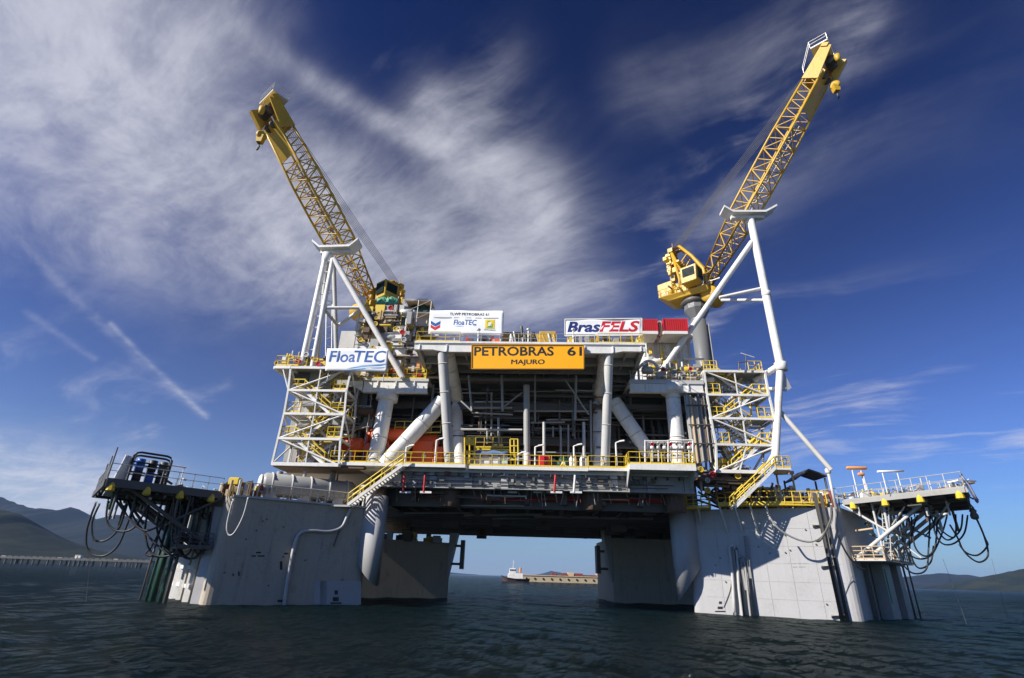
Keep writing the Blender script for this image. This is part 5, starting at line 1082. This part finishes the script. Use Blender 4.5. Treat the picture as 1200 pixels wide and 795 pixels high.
# scaffolded brown module under the left stair tower
T = thing('pump_module', 'rusty brown pump module with orange pipes behind the zigzag stair tower', 'process skid', PX(370, 546, 2.5))
a = uvz(PX(335, 543, 2.2)); b2 = uvz(PX(424, 543, 2.2)); 
MB().box(a[0], -14.7, 2.2, 16, ZD-.5, ZD-.1).build('floor', LGREY, T)
clutter(T, a[0]+.8, b2[0], 2.4, 6, ZD, ZD+8.2, 170, (GREY, STEEL, LGREY, BROWN, GALV, WHITE, TAN, STEEL), 41, .4, 1.6)
clutter(T, a[0]+2.5, b2[0]-.2, 2.2, 4.5, ZD, ZD+3, 22, (ORANGE, ORANGE, RUSTD, BROWN), 42)
scaffold(T, a[0]+.4, b2[0], 2.3, 5, ZD-.1, ZML-.4, 2.0, 2.2, GALV)
pbox(T, 'rear_wall', 352, 440, 424, 543, 7.5, .3, GREY)
# lamp posts along the deck edge
LPL = ('beside the orange separator skid', 'at the head of the long white stair', 'between grey pillar and red cabinet', 'between green reel and gas bottles', 'beside the white chemical totes', 'beside the projecting valve platform')
for i, (x, y0, y1, v) in enumerate(((509, 516, 548, -.6), (474, 524, 547, -.7), (627, 524, 549, -.3), (673, 523, 549, -.3), (607, 532, 549, -.3), (723, 519, 546, -.6))):
    p, q = PX(x, y1, v), PX(x, y0, v); q.x, q.y = p.x, p.y; T = thing('lamp_post', 'slim white lamp post '+LPL[i], 'lamp post', p, 'lamp posts on the main deck edge')
    bar(T, 'post', p, q, .09, WHITE, 'pipe'); bar(T, 'arm', q, q+EU*.5-EV*.2+UPV*.12, .06, WHITE); MB().beam(q+EU*.3-EV*.15+UPV*.1, q+EU*.8-EV*.3+UPV*.16, .2, .12).build('lamp_head', WHITE, T)
# chemical totes with a blue white sheet
tote_l = ('white chemical tote nearest the yellow gate', 'second white chemical tote from the yellow gate', 'third white chemical tote from the yellow gate', 'greenish white chemical tote beside the grey pillar')
for i in range(4):
    x = 554.5+i*10.4; T = thing('chemical_tote', tote_l[i], 'tank', PX(x+4, 548, .6), 'row of chemical totes')
    c0 = pbox(T, 'tank', x, 538, x+8.8, 547.5, .8, 1.0, WHITE if i < 3 else paint('pale_green', (.5, .62, .5), .5, .1), .08); pbox(T, 'upper_tank', x+.2, 530, x+8.6, 537.5, .8, 1.0, paint('tote_pink', (.78, .62, .55), .5, .15) if i < 2 else WHITE, .08)
    for e in (x, x+8.8): ppipe(T, 'cage_bar', (e, 529), (e, 548), .72, .9, GALV)
    for y in (533, 538, 543): ppipe(T, 'cage_bar', (x, y), (x+8.8, y), .72, .7, GALV)
T = thing('cover_sheet', 'blue and white sheet draped over the row of totes', 'tarpaulin', PX(576, 532, .5)); b = MB(); pts = [(555, 529), (562, 527.5), (570, 529), (578, 527.2), (588, 529.4), (595, 528)]
for i, (x, y) in enumerate(pts): b.v += [PX(x, y, 1.9), PX(x, y+.6, .62), PX(x, y+4.5+(i % 2)*1.6, .55)]
b.f = [(3*i+j, 3*i+j+1, 3*i+4+j, 3*i+3+j) for i in range(5) for j in range(2)]; o = b.build('sheet', paint('sheet_blue', (.10, .17, .30), .6, .1), T, smooth=True); o.modifiers.new('t', 'SOLIDIFY').thickness = .03
# yellow gates
for i, (x0, x1, y0, lab) in enumerate(((544.5, 556, 513, 'yellow cage gate on the outer side of the chemical totes'), (598, 607, 515, 'dark yellow cage gate between totes and grey pillar'))):
    T = thing('safety_gate', lab, 'gate', PX(x0, 547, .4), 'yellow safety gates'); m = YEL
    for x in (x0, (x0+x1)/2, x1): ppipe(T, 'gate_post', (x, y0), (x+.5, 547), .5+.8*(x != x1), 1.8, m)
    for y in (y0, y0+8, y0+16, y0+24): ppipe(T, 'gate_rail', (x0, y), (x1, y), .5, 1.6, m)
    if i == 0: pbox(T, 'gate_panel', x0+1, y0+1, x1-1, y0+7, .6, .1, m); pbox(T, 'gate_panel', x0, y0+17, x0+6, y0+20, .6, .1, m)
T = thing('walkway_bridge', 'yellow railed bridge over the chemical totes', 'walkway', PX(577, 527, 2.0)); pbox(T, 'deck', 557, 525.5, 598, 528, 2.0, 1.2, YEL); railing(T, [PX(557, 525, 2.0), PX(598, 525, 2.0)], YEL, step=1.0)
# red cabinet, reel, bottles
T = thing('red_cabinet', 'red fire hose cabinet standing on the main deck', 'cabinet', PX(636, 549, .4)); pbox(T, 'body', 630.5, 534, 642, 548.5, .4, 1, RED, .05); pbox(T, 'side_panel', 641.8, 534.5, 644.5, 548, .5, .8, ORANGE); pbox(T, 'door', 631.5, 535.2, 640.6, 547.6, .36, .04, LRED); pbox(T, 'handle', 639, 540, 639.7, 543, .3, .05, GALV)
T = thing('hose_reel', 'green hose reel with white hub beside the red cabinet', 'reel', PX(660, 549, .4)); c = PX(660, 543.5, .4); MB().lathe(c, [(.2, 0), (.62, 0), (.62, .08), (.4, .08), (.4, .5), (.62, .5), (.62, .58), (.2, .58)], 18, EV).build('drum', GREENP, T, smooth=True); MB().lathe(c-EV*.05, [(.02, 0), (.2, 0), (.2, .05)], 12, EV).build('hub', WHITE, T)
for x in (654, 666): ppipe(T, 'stand', (x, 549), (660, 543), .35, 1.4, YEL)
for i, (x, m) in enumerate(((669.5, WHITE), (674, TAN), (682, WHITE), (686.5, LGREY))): T = thing('gas_bottle', 'pale gas bottle standing at the deck rail beyond the hose reel', 'bottle', PX(x, 549, .3), 'gas bottles at the deck rail'); p = PX(x, 549, .5); MB().lathe(p, [(.2, 0), (.21, .05), (.21, .9), (.1, 1.1), (.06, 1.12), (.06, 1.25)], 12).build('cylinder', m, T, smooth=True); MB().lathe(p+UPV*1.25, [(.09, 0), (.09, .12)], 8).build('cap', STEEL, T)
# valve manifold on the projecting platform
T = thing('valve_manifold', 'grey piped valve manifold inside the projecting yellow railed platform', 'manifold', PX(780, 541, -1.0))
for k in range(8):
    x = 757+k*7.2; ppipe(T, 'riser_pipe', (x, 518), (x+.4, 541), -.9, 2.2, GALV if k % 3 else BROWN); MB().lathe(PX(x, 525, -1.0), [(.05, -.15), (.2, -.1), (.2, .12), (.05, .2)], 10).build('valve_body', WHITE if k % 2 else GALV, T, smooth=True); valve(T, PX(x, 521, -1.1), .16, RED if k % 3 == 1 else GALV)
for y in (519, 527, 534): ppipe(T, 'header_pipe', (755, y), (812, y), -.8, 2.6, GALV)
for x in (756, 783, 812): ppipe(T, 'frame_post', (x, 516), (x, 542), -1.2, 1.6, WHITE)
ppipe(T, 'frame_beam', (756, 517), (783, 517), -1.2, 1.6, WHITE); ppipe(T, 'frame_beam', (784, 516), (812, 516), -1.2, 1.6, WHITE)
# cable trays in dark bundles right of the platform, hanging beside the stair tower
T = thing('cable_rack', 'tall bundle of dark vertical pipes left of the sunny zigzag tower', 'pipe rack', PX(818, 545, 1.4)); r_ = random.Random(4)
for k in range(13): x = 802+k*2.2; ppipe(T, 'pipe', (x, 462+r_.uniform(0, 5)), (x+9.5, 541+r_.uniform(-3, 2)), 1.2+r_.uniform(0, .6), r_.uniform(1.8, 3.4), r_.choice((GREY, BROWN, TAN, STEEL, LGREY, GREY)))
for y in (475, 498, 520): ppipe(T, 'clamp', (803+(y-462)*.12, y), (832+(y-462)*.12, y), 1.1, 1.6, STEEL)
clutter(T, 18.5, 22.5, 1.4, 4.0, 10.6, ZD+1.5, 60, (STEEL, STEEL, BROWN, GREY, TAN, STEEL), 77, .3, 1.2, .6)
# ------------------------------------------------------------------ crowded module behind the left banner
MLM = thing('utility_module', 'pale crowded module of ducts and pipes between left banner and upper deck', 'equipment module', L(-13, 4, ZML))
u0, u1 = uvz(PX(426, 440, 1.2))[0], uvz(PX(500, 440, 1.2))[0]
pbox(MLM, 'lower_wall', 455, 413, 498, 441, 3.0, 6, LGREY); pbox(MLM, 'side_duct', 484, 398, 501, 440, 2.4, 3, WHITE); pbox(MLM, 'back_wall', 400, 388, 500, 440, 8, .3, LGREY)
for z, nm in ((0, 'a'), (3.2, 'b'), (6.0, 'c')): ubox(MLM, 'floor', u0-1.8, u1-.2, 2.0, 9, ZML+z+(.05 if z else .02), ZML+z+.2, GREY)
for k, (x0, y0, x1, y1, v, m) in enumerate(((468, 363, 500, 395, 4.0, LGREY), (418, 372, 432, 388, 4.5, WHITE), (440, 397, 468, 412, 3.5, GREY), (430, 386, 455, 398, 4.2, TAN), (472, 350, 500, 364, 4.6, GREY))): pbox(MLM, 'equipment_box', x0, y0, x1, y1, v, 3, m, .06)
clutter(MLM, u0-1.5, u1-.6, 1.4, 3.4, ZML+.1, ZML+6.8, 170, (WHITE, LGREY, LGREY, GREY, GALV, TAN, YEL, WHITE, BROWN, STEEL), 51, .25, 1.0, .5)
clutter(MLM, u0-1.2, u1-2.6, .2, 1.6, ZML+1.2, ZML+8.2, 150, (WHITE, LGREY, GREY, GREY, STEEL, GALV, TAN, YEL, BROWN), 151, .4, 1.5, .45)
clutter(MLM, u0+1.0, u1-.2, 1.2, 3.0, ZML+.1, ZML+2.0, 50, (YEL, WHITE, TAN, GALV, YEL, FLOAT_O), 52, .2, .7, .5)
scaffold(MLM, u0-1.6, u1-2.6, 1.3, 3.2, ZML, ZML+7.0, 1.7, 1.8, GALV); scaffold(MLM, uvz(PX(471, 390, 3))[0], uvz(PX(502, 390, 3))[0], 3.0, 5.0, PX(480, 396, 3).z, PX(480, 352, 3).z, 1.3, 1.5, GALV)
railing(MLM, [L(u0-.5, 1.0, ZML), L(u1, 1.0, ZML)], YEL, step=1.1)
for (x0, y0, x1, y1, v, lab) in ((441, 346, 466, 358, 4.2, 'pale green tarpaulin over equipment beneath the leaning crane'), (481, 355, 503, 366, 4.0, 'darker green tarpaulin hung on the scaffold beside the emblem banner')):
    T = thing('green_tarp', lab, 'tarpaulin', PX((x0+x1)/2, y1, v), 'green tarpaulins'); b = MB(); n = 9; r_ = random.Random(int(x0))
    for i in range(n):
        for j in range(5):
            t = i/(n-1); s = j/4; p = PX(x0+(x1-x0)*t, y0+(y1-y0)*s, v); b.v.append(p+EV*(.25*math.sin(i*1.7+j)+(.9 if j == 0 else 0))+UPV*.12*math.sin(i*2.3+j*1.3))
    b.f = [(i*5+j, i*5+j+1, i*5+6+j, i*5+5+j) for i in range(n-1) for j in range(4)]
    o = b.build('sheet', GREEN if x0 < 470 else GREENP, T, smooth=True); o.modifiers.new('t', 'SOLIDIFY').thickness = .05
    for i in range(3): e = PX(x0+(x1-x0)*i/2, y1, v+.4); bar(T, 'pole', e-UPV*.4, e+UPV*1.2, .05, GALV)
p = PX(424, 352, 2.0); T = thing('floodlight', 'round white floodlight beside the leaning boom foot', 'lamp', p); MB().lathe(p, [(.02, -.55), (.3, -.48), (.5, -.25), (.55, 0), (.5, .25), (.3, .48), (.02, .55)], 14).build('globe', WHITE, T, smooth=True); bar(T, 'stem', p-UPV*2.4, p-UPV*.5, .07, GALV)
# platform beside the left mast: little crowded basket
T = thing('mast_platform', 'small cluttered mast foot platform with yellow rails', 'platform', PX(348, 428, -1)); clutter(T, uvz(PX(324, 428, -1))[0], uvz(PX(380, 428, -1))[0], -1, 1.2, rl[0][2]+.3, rl[0][2]+1.6, 40, (TAN, YEL, GALV, STEEL, WHITE, BROWN), 61, .2, .6, .5)
pbox(T, 'underside_box', 352, 436, 385, 455, .6, 2, GREY); pbox(T, 'underside_box', 345, 437, 360, 450, .4, 1.5, STEEL)
# ------------------------------------------------------------------ right hand module below the red containers
MRM = thing('deck_house', 'white panelled deck house below the red containers', 'deck house', L(17, 5, ZMR))
pbox(MRM, 'wall', 757, 398, 812, 446, 5.0, 8, WHITE); pbox(MRM, 'roof', 753, 391, 812, 396, 4.4, 9, WHITE)
for k in range(8): x = 759+k*6.6; pbox(MRM, 'wall_panel', x, 400, x+5.8, 420, 4.92, .06, LGREY if k % 3 else WHITE); pbox(MRM, 'wall_panel', x, 422, x+5.8, 444, 4.9, .06, WHITE if k % 2 else LGREY)
clutter(MRM, uvz(PX(748, 446, 2))[0], uvz(PX(826, 446, 2))[0], 1.4, 4.2, ZMR+.05, ZMR+1.9, 80, (WHITE, WHITE, YEL, TAN, GALV, LGREY, YEL, GREY), 62, .2, .8, .5)
clutter(MRM, uvz(PX(762, 446, 2))[0], uvz(PX(812, 446, 2))[0], 3.8, 4.7, ZMR+1.9, ZMR+4.6, 34, (WHITE, LGREY, GALV, YEL, GREY, TAN, BROWN), 63, .2, .7, .6)
railing(MRM, [L(mru0+.2, 1.0, ZMR), L(mru1, 1.0, ZMR)], GALV, step=1.3)
MB().path(curve3(PX(748, 432, 1.6), [PX(757, 424, 1.6), PX(766, 425, 1.6)], PX(772, 434, 1.6)), .16, 8).build('bent_duct', WHITE, MRM, smooth=True)
for (x0, x1, y0, lab) in ((751.5, 771, 374, 'short red cargo container next to the navy and red lettered banner'), (777.5, 806, 373.5, 'longer red cargo container beside the crane pedestal')):
    T = thing('cargo_container', lab, 'container', PX((x0+x1)/2, 389, 2.0), 'red containers'); pbox(T, 'body', x0, y0, x1, 388, 2.0, 2.4, RED)
    n = int((x1-x0)/2.4)
    for k in range(n): x = x0+.5+(x1-x0-1)*(k+.3)/n; pbox(T, 'corrugation', x, y0+.8, x+.9, 387.2, 1.96, .05, RED)
    pbox(T, 'bottom_rail', x0-.3, 388, x1+.3, 391.5, 1.9, 2.5, WHITE)
    for x in (x0, x1-.8): pbox(T, 'corner_post', x, y0-.3, x+.8, 388, 1.9, .15, LRED)
pbox(MRM, 'ladder_stand', 771.8, 376, 776.6, 392, 2.2, .5, TAN)
# ------------------------------------------------------------------ on the upper deck
T = thing('power_unit', 'yellow engine power unit on the upper deck behind the name board', 'machine', PX(618, 402, -.5))
for (x0, y0, x1, y1, v, m) in ((589, 389, 612, 401.5, 0, CRANE), (632, 388, 652, 401.5, 0, CRANE), (612, 391, 633, 402, .4, CRANE), (604, 396, 626, 402, -.6, STEEL)): pbox(T, 'housing', x0, y0, x1, y1, v, 2, m, .08)
for k in range(16): rr = random.Random(k+90); x = rr.uniform(590, 650); ppipe(T, 'fitting', (x, rr.uniform(388, 397)), (x+rr.uniform(-2, 4), 402), -.8, rr.uniform(1.4, 3.4), rr.choice((STEEL, CRANE, GALV, BLACK, WHITE)))
ppipe(T, 'exhaust', (611, 383), (612, 394), -.3, 3.5, STEEL); 
T = thing('valve_skid', 'orange and red valve skid on the upper deck beside the emblem banner', 'process skid', PX(555, 403, -1)); 
for k in range(12): rr = random.Random(k+140); x = rr.uniform(543, 585); pbox(T, 'block', x, rr.uniform(394, 398), x+rr.uniform(2, 6), 402.5, -1.5+rr.uniform(0, 1), .7, rr.choice((ORANGE, RED, STEEL, GALV, BROWN, BLACK)))
for i, x in enumerate((560, 619, 672)): p = PX(x, 403, -2.3); T = thing('vent_post', 'thin white vent post at the upper deck edge', 'vent', p, 'vent posts on the upper deck'); bar(T, 'post', p, p+UPV*1.5, .08, WHITE); MB().lathe(p+UPV*1.5, [(.08, 0), (.22, .05), (.22, .14), (.05, .3)], 10).build('cap', GALV, T)
T = thing('generator_row', 'row of small dark machines under the navy and red lettered banner', 'machines', PX(705, 400, -.5))
for k in range(13): rr = random.Random(k+170); x = 665+k*6.8; pbox(T, 'machine_box', x, rr.uniform(393, 396), x+rr.uniform(3, 6.5), 402, -.6+rr.uniform(0, 1), 1, rr.choice((STEEL, STEEL, YEL, GREENP, BLUE, GREY, CRANE)))
T = thing('davit', 'small dark davit with raised arm above the sunny zigzag tower', 'davit', PX(874, 434, .5)); ppipe(T, 'post', (866, 434), (866, 424), .5, 1.6, STEEL); ppipe(T, 'arm', (864, 425), (876, 424), .5, 1.4, STEEL); ppipe(T, 'post', (874, 425), (874, 434), .5, 1.4, STEEL); ppipe(T, 'antenna', (868, 414), (884, 419), .6, 1.0, WHITE); ppipe(T, 'post', (874, 416), (874, 425), .6, 1.0, STEEL)
# ------------------------------------------------------------------ tops of the near columns
T = thing('storage_tank', 'long grey horizontal tank with ribs on the shaded column top', 'tank', Vector((-20, 52, ZL)))
zt = ZL+1.55; p, q = PZ(302, 561, zt+.3), PZ(368, 575, zt+.3); p, q = Vector((-22.6, 50.2, zt)), Vector((-15.6, 54.6, zt)); vessel(T, 'shell', p, q, 1.05, GREY, 22)
for k in range(5): e = p.lerp(q, .08+.21*k); d = (q-p).normalized(); MB().lathe(e-d*.08, [(1.06, 0), (1.14, 0), (1.14, .16), (1.06, .16)], 22, d).build('rib', LGREY, T, smooth=True)
for k in range(3): e = p.lerp(q, .12+.38*k); MB().quadbox([e+Vector((x*.9, y*.9-.1, z)) for z in (-1.5, -.75) for x, y in ((-.5, -.9), (.5, -.6), (.5, .9), (-.5, .6))]).build('cradle', LGREY, T)
MB().lathe(p-(q-p).normalized()*.42, [(.02, 0), (.7, 0), (.85, .1), (.85, .2)], 18, (q-p).normalized()).build('end_dome', WHITE, T, smooth=True)
nf = Vector((el_.y, -el_.x, 0)); nf = nf if nf.y < 0 else -nf
railing(PLAT, [LO+el_*.9+nf*.02+UPV*ZL, LI-el_*.3+nf*.05+UPV*ZL], GALV, h=1.25, step=.75, r=.05, mids=(.5,))
MB().beam(LO+el_*.5+UPV*(ZL+.06)+nf*.12, LI-el_*.1+UPV*(ZL+.06)+nf*.12, .3, .16).build('column_coaming', LGREY, PLAT)
for k in range(4): e = LO.lerp(LI, .25+.15*k)+nf*.03+UPV*ZL; bar(PLAT, 'rail_brace', e+UPV*1.2, e+el_*.8+UPV*.1, .06, GALV, 'box')
T = thing('anchor_winch', 'rusty winch with yellow housing beside the ribbed grey tank', 'winch', LO+UPV*ZL+Vector((1, 1.5, 0)))
w0 = LO+Vector((-.2, 1.6, ZL)); MB().lathe(w0+UPV*.7-EU*.8, [(.7, 0), (.7, .12), (.42, .12), (.42, 1.4), (.7, 1.4), (.7, 1.55)], 14, EU).build('drum', BROWN, T, smooth=True)
MB().quadbox([w0+Vector((x, y, z)) for z in (1.1, 1.75) for x, y in ((-.6, -.4), (.35, -.4), (.35, .4), (-.6, .4))]).build('housing', YEL, T, bevel=.08)
for k in range(44): rr = random.Random(k+200); c = LO+UPV*ZL+Vector((rr.uniform(-1.2, 2.0), rr.uniform(.6, 2.6), 0)); bar(T, 'fitting', c, c+UPV*rr.uniform(.3, 1.5), rr.uniform(.06, .26), rr.choice((BROWN, TAN, RUSTD, YEL, BROWN, GALV, TAN)), rr.choice(('cyl', 'box')))
T = thing('pipe_stack', 'rusty pipework between the shaded column top and main deck', 'pipework', Vector((-15, 54.5, ZL)))
r_ = random.Random(31)
for k in range(40): c = LO.lerp(LI, r_.uniform(.35, 1.0))+Vector((r_.uniform(-1, .5), r_.uniform(1.5, 5.5), ZL+.05)); h = r_.uniform(.6, 3.2); bar(T, 'pipe', c, c+(UPV*h if k % 2 else el_*r_.uniform(.8, 2.5)+UPV*r_.uniform(.3, 2.0)), r_.uniform(.06, .25), r_.choice((BROWN, BROWN, GREY, STEEL, TAN, RUSTD)))
p = LI-el_*1.5+UPV*ZL; T = thing('wharf_lamp', 'small white hooded lamp near the foot of the white stair', 'lamp', p); bar(T, 'post', p, p+UPV*1.9, .06, WHITE); MB().beam(p+UPV*1.95-EU*.35, p+UPV*2.05+EU*.35, .3, .14).build('hood', WHITE, T)
# right column top: yellow walkway along the front, crowded valves behind
nf = Vector((er_.y, -er_.x, 0)); nf = nf if nf.y < 0 else -nf
T = thing('column_walkway', 'yellow railed walkway along the sunlit column top', 'walkway', RO.lerp(RI, .5)+UPV*ZR)
def rp(s, o, z): return RO+er_*s+nf*o+UPV*(ZR+z)
zw = .35
wk = MB().quadbox([rp(0.9, -.1, zw-.2), rp(10.6, -.1, zw-.2), rp(10.6, 1.5, zw-.2), rp(6.0, 1.5, zw-.2), rp(0.9, -.1, zw), rp(10.6, -.1, zw), rp(10.6, 1.5, zw), rp(6.0, 1.5, zw)]).build('walkway_deck', YEL, T)
railing(T, [rp(.9, .05, zw), rp(6.0, 1.45, zw), rp(10.6, 1.45, zw), rp(10.6, .2, zw)], YEL, step=.8, r=.05)
for k in range(4): e = 6.3+k*1.4; bar(T, 'knee_brace', rp(e, 1.4, zw-.2), rp(e-.4, .02, zw-2.6), .09, WHITE); bar(T, 'knee_brace', rp(e, 1.4, zw-.25), rp(e, .03, zw-.25), .08, WHITE)
T = thing('corner_cage', 'small yellow railed cage hung at the inner corner of sunlit column', 'platform', rp(12.2, 1.2, 0)); MB().quadbox([rp(11.4, .0, -.1), rp(13.6, .0, -.1), rp(13.6, 1.9, -.1), rp(11.4, 1.9, -.1), rp(11.4, 0, .05), rp(13.6, 0, .05), rp(13.6, 1.9, .05), rp(11.4, 1.9, .05)]).build('cage_floor', YEL, T); railing(T, [rp(11.4, .1, .05), rp(11.4, 1.85, .05), rp(13.6, 1.85, .05), rp(13.6, .1, .05)], YEL, step=.7, r=.05, mids=(.33, .66)); bar(T, 'bracket', rp(12.5, 1.6, -.1), rp(12.5, .1, -1.4), .1, WHITE)
T = thing('column_top_valves', 'crowded beige pipes valves and boxes on the sunlit column top', 'pipework', RO.lerp(RI, .4)+UPV*ZR+Vector((0, 2, 0))); r_ = random.Random(71)
for k in range(230):
    s = r_.uniform(.3, 10.5); o = r_.uniform(-3.8, -.2); c = rp(s, o, .02); t = r_.random(); m = r_.choice((TAN, LGREY, GALV, BROWN, YEL, WHITE, GREY, STEEL, FLOAT_O, TAN, BROWN, RUSTD))
    top = 2.7 if s > 3 else 1.9
    if t < .42: bar(T, 'pipe', c, c+UPV*r_.uniform(.5, top), r_.uniform(.05, .2), m)
    elif t < .72: bar(T, 'pipe', c+UPV*r_.uniform(.2, top), c+er_*r_.uniform(.6, 3)+UPV*r_.uniform(.2, top), r_.uniform(.05, .18), m)
    else: bar(T, 'equipment_box', c, c+UPV*r_.uniform(.5, top*.9), r_.uniform(.3, .9), m, 'box', r_.uniform(.3, 1.0))
ux = rp(3.2, -.5, 0); 
for a in (0, 1.4): bar(T, 'portal_post', rp(3.4+a, -.3, 0), rp(3.4+a, -.3, 3.4), .1, TAN)
bar(T, 'portal_beam', rp(3.2, -.3, 3.4), rp(5.0, -.3, 3.4), .3, TAN, 'box'); MB().tube(rp(.2, -.5, 0), rp(.2, -.5, 3.2), .13, 10).build('vent_pipe', LGREY, T, smooth=True); MB().lathe(rp(.2, -.5, 3.2), [(.15, 0), (.26, .1), (.26, .4), (.12, .55)], 12).build('vent_cap', WHITE, T, smooth=True)
T = thing('shelter', 'small dark pitched roof shelter on the sunlit column top', 'shelter', rp(4.2, -4.5, 0)); c = PX(948, 562, 4.0); c.z = ZR
for e in (-1.6, 1.6): bar(T, 'post', c+EU*e, c+EU*e+UPV*3.2, .1, STEEL); bar(T, 'post', c+EU*e+EV*2, c+EU*e+EV*2+UPV*3.2, .1, STEEL)
MB().quadbox([c-EU*1.5-EV*.4+UPV*2.9, c-EV*.4+UPV*3.9, c+EV*2.4+UPV*3.9, c-EU*1.5+EV*2.4+UPV*2.9, c-EU*1.5-EV*.4+UPV*3.05, c-EV*.4+UPV*4.05, c+EV*2.4+UPV*4.05, c-EU*1.5+EV*2.4+UPV*3.05]).build('roof_slope', STEEL, T); MB().quadbox([c+EU*1.7-EV*.4+UPV*3.3, c-EV*.4+UPV*3.9, c+EV*2.4+UPV*3.9, c+EU*1.7+EV*2.4+UPV*3.3, c+EU*1.7-EV*.4+UPV*3.45, c-EV*.4+UPV*4.05, c+EV*2.4+UPV*4.05, c+EU*1.7+EV*2.4+UPV*3.45]).build('roof_slope', STEEL, T)
bar(T, 'rail', c-EU*1.6+UPV*1.2, c+EU*1.6+UPV*1.2, .12, YEL, 'box')
# far column tops
for (x, y, D, s) in ((480, 634, 70, 91), (760, 632, 78, 92)):
    z = PD(x, y, D).z; r_ = random.Random(s); c0 = PD(x, y, D); T = thing('column_top_gear', 'dark gear silhouetted on the far column top behind the '+('shaded' if s == 91 else 'sunlit')+' column', 'pipework', c0)
    for k in range(22): c = c0+Vector((r_.uniform(-3.5, 4), r_.uniform(1, 6), -.05)); bar(T, 'equipment_box', c, c+UPV*r_.uniform(.25, 1.3), r_.uniform(.3, 1.4), r_.choice((STEEL, STEEL, YEL, BROWN, GREY)), 'box')

# gear seen through the two stair towers
for (T_, rows, D_, sd_) in ((STL, rl, DL, 301), (STR, rr_, DR, 302)):
    r_ = random.Random(sd_)
    for k in range(70):
        i = r_.randrange(4); a, c, z = rows[i]; a2, c2, z2 = rows[i+1]; t = r_.uniform(.04, .9); p = a2.lerp(c2, t)+D_*r_.uniform(.35, .95)+UPV*r_.uniform(.1, z-z2-.6); m = r_.choice((GALV, YEL, YEL, LGREY, TAN, STEEL, GREY, WHITE)); kx = r_.random()
        if kx < .5: bar(T_, 'pipe', p, p+EU*r_.uniform(.6, 2.0)+UPV*r_.choice((0, 0, .5, -.4)), r_.uniform(.05, .11), m)
        elif kx < .8: bar(T_, 'pipe', p, p+UPV*r_.uniform(.5, 1.6), r_.uniform(.05, .11), m)
        else: bar(T_, 'equipment_box', p, p+UPV*r_.uniform(.3, .9), r_.uniform(.25, .7), m, 'box')
    for i in range(4):
        a, c, z = rows[i]; e = (c-a).normalized()
        for (s0, s1) in ((a+e*.1, a+e*1.5), (c-e*1.5, c-e*.1)):
            b = MB(); b.quadbox([s0+D_*.05+UPV*.17, s1+D_*.05+UPV*.17, s1+D_*.95+UPV*.17, s0+D_*.95+UPV*.17, s0+D_*.05+UPV*.23, s1+D_*.05+UPV*.23, s1+D_*.95+UPV*.23, s0+D_*.95+UPV*.23]); b.build('landing', GALV, T_)
            railing(T_, [s0+D_*.06+UPV*.23, s1+D_*.06+UPV*.23], YEL, step=.7, r=.05, h=1.05)
haze()
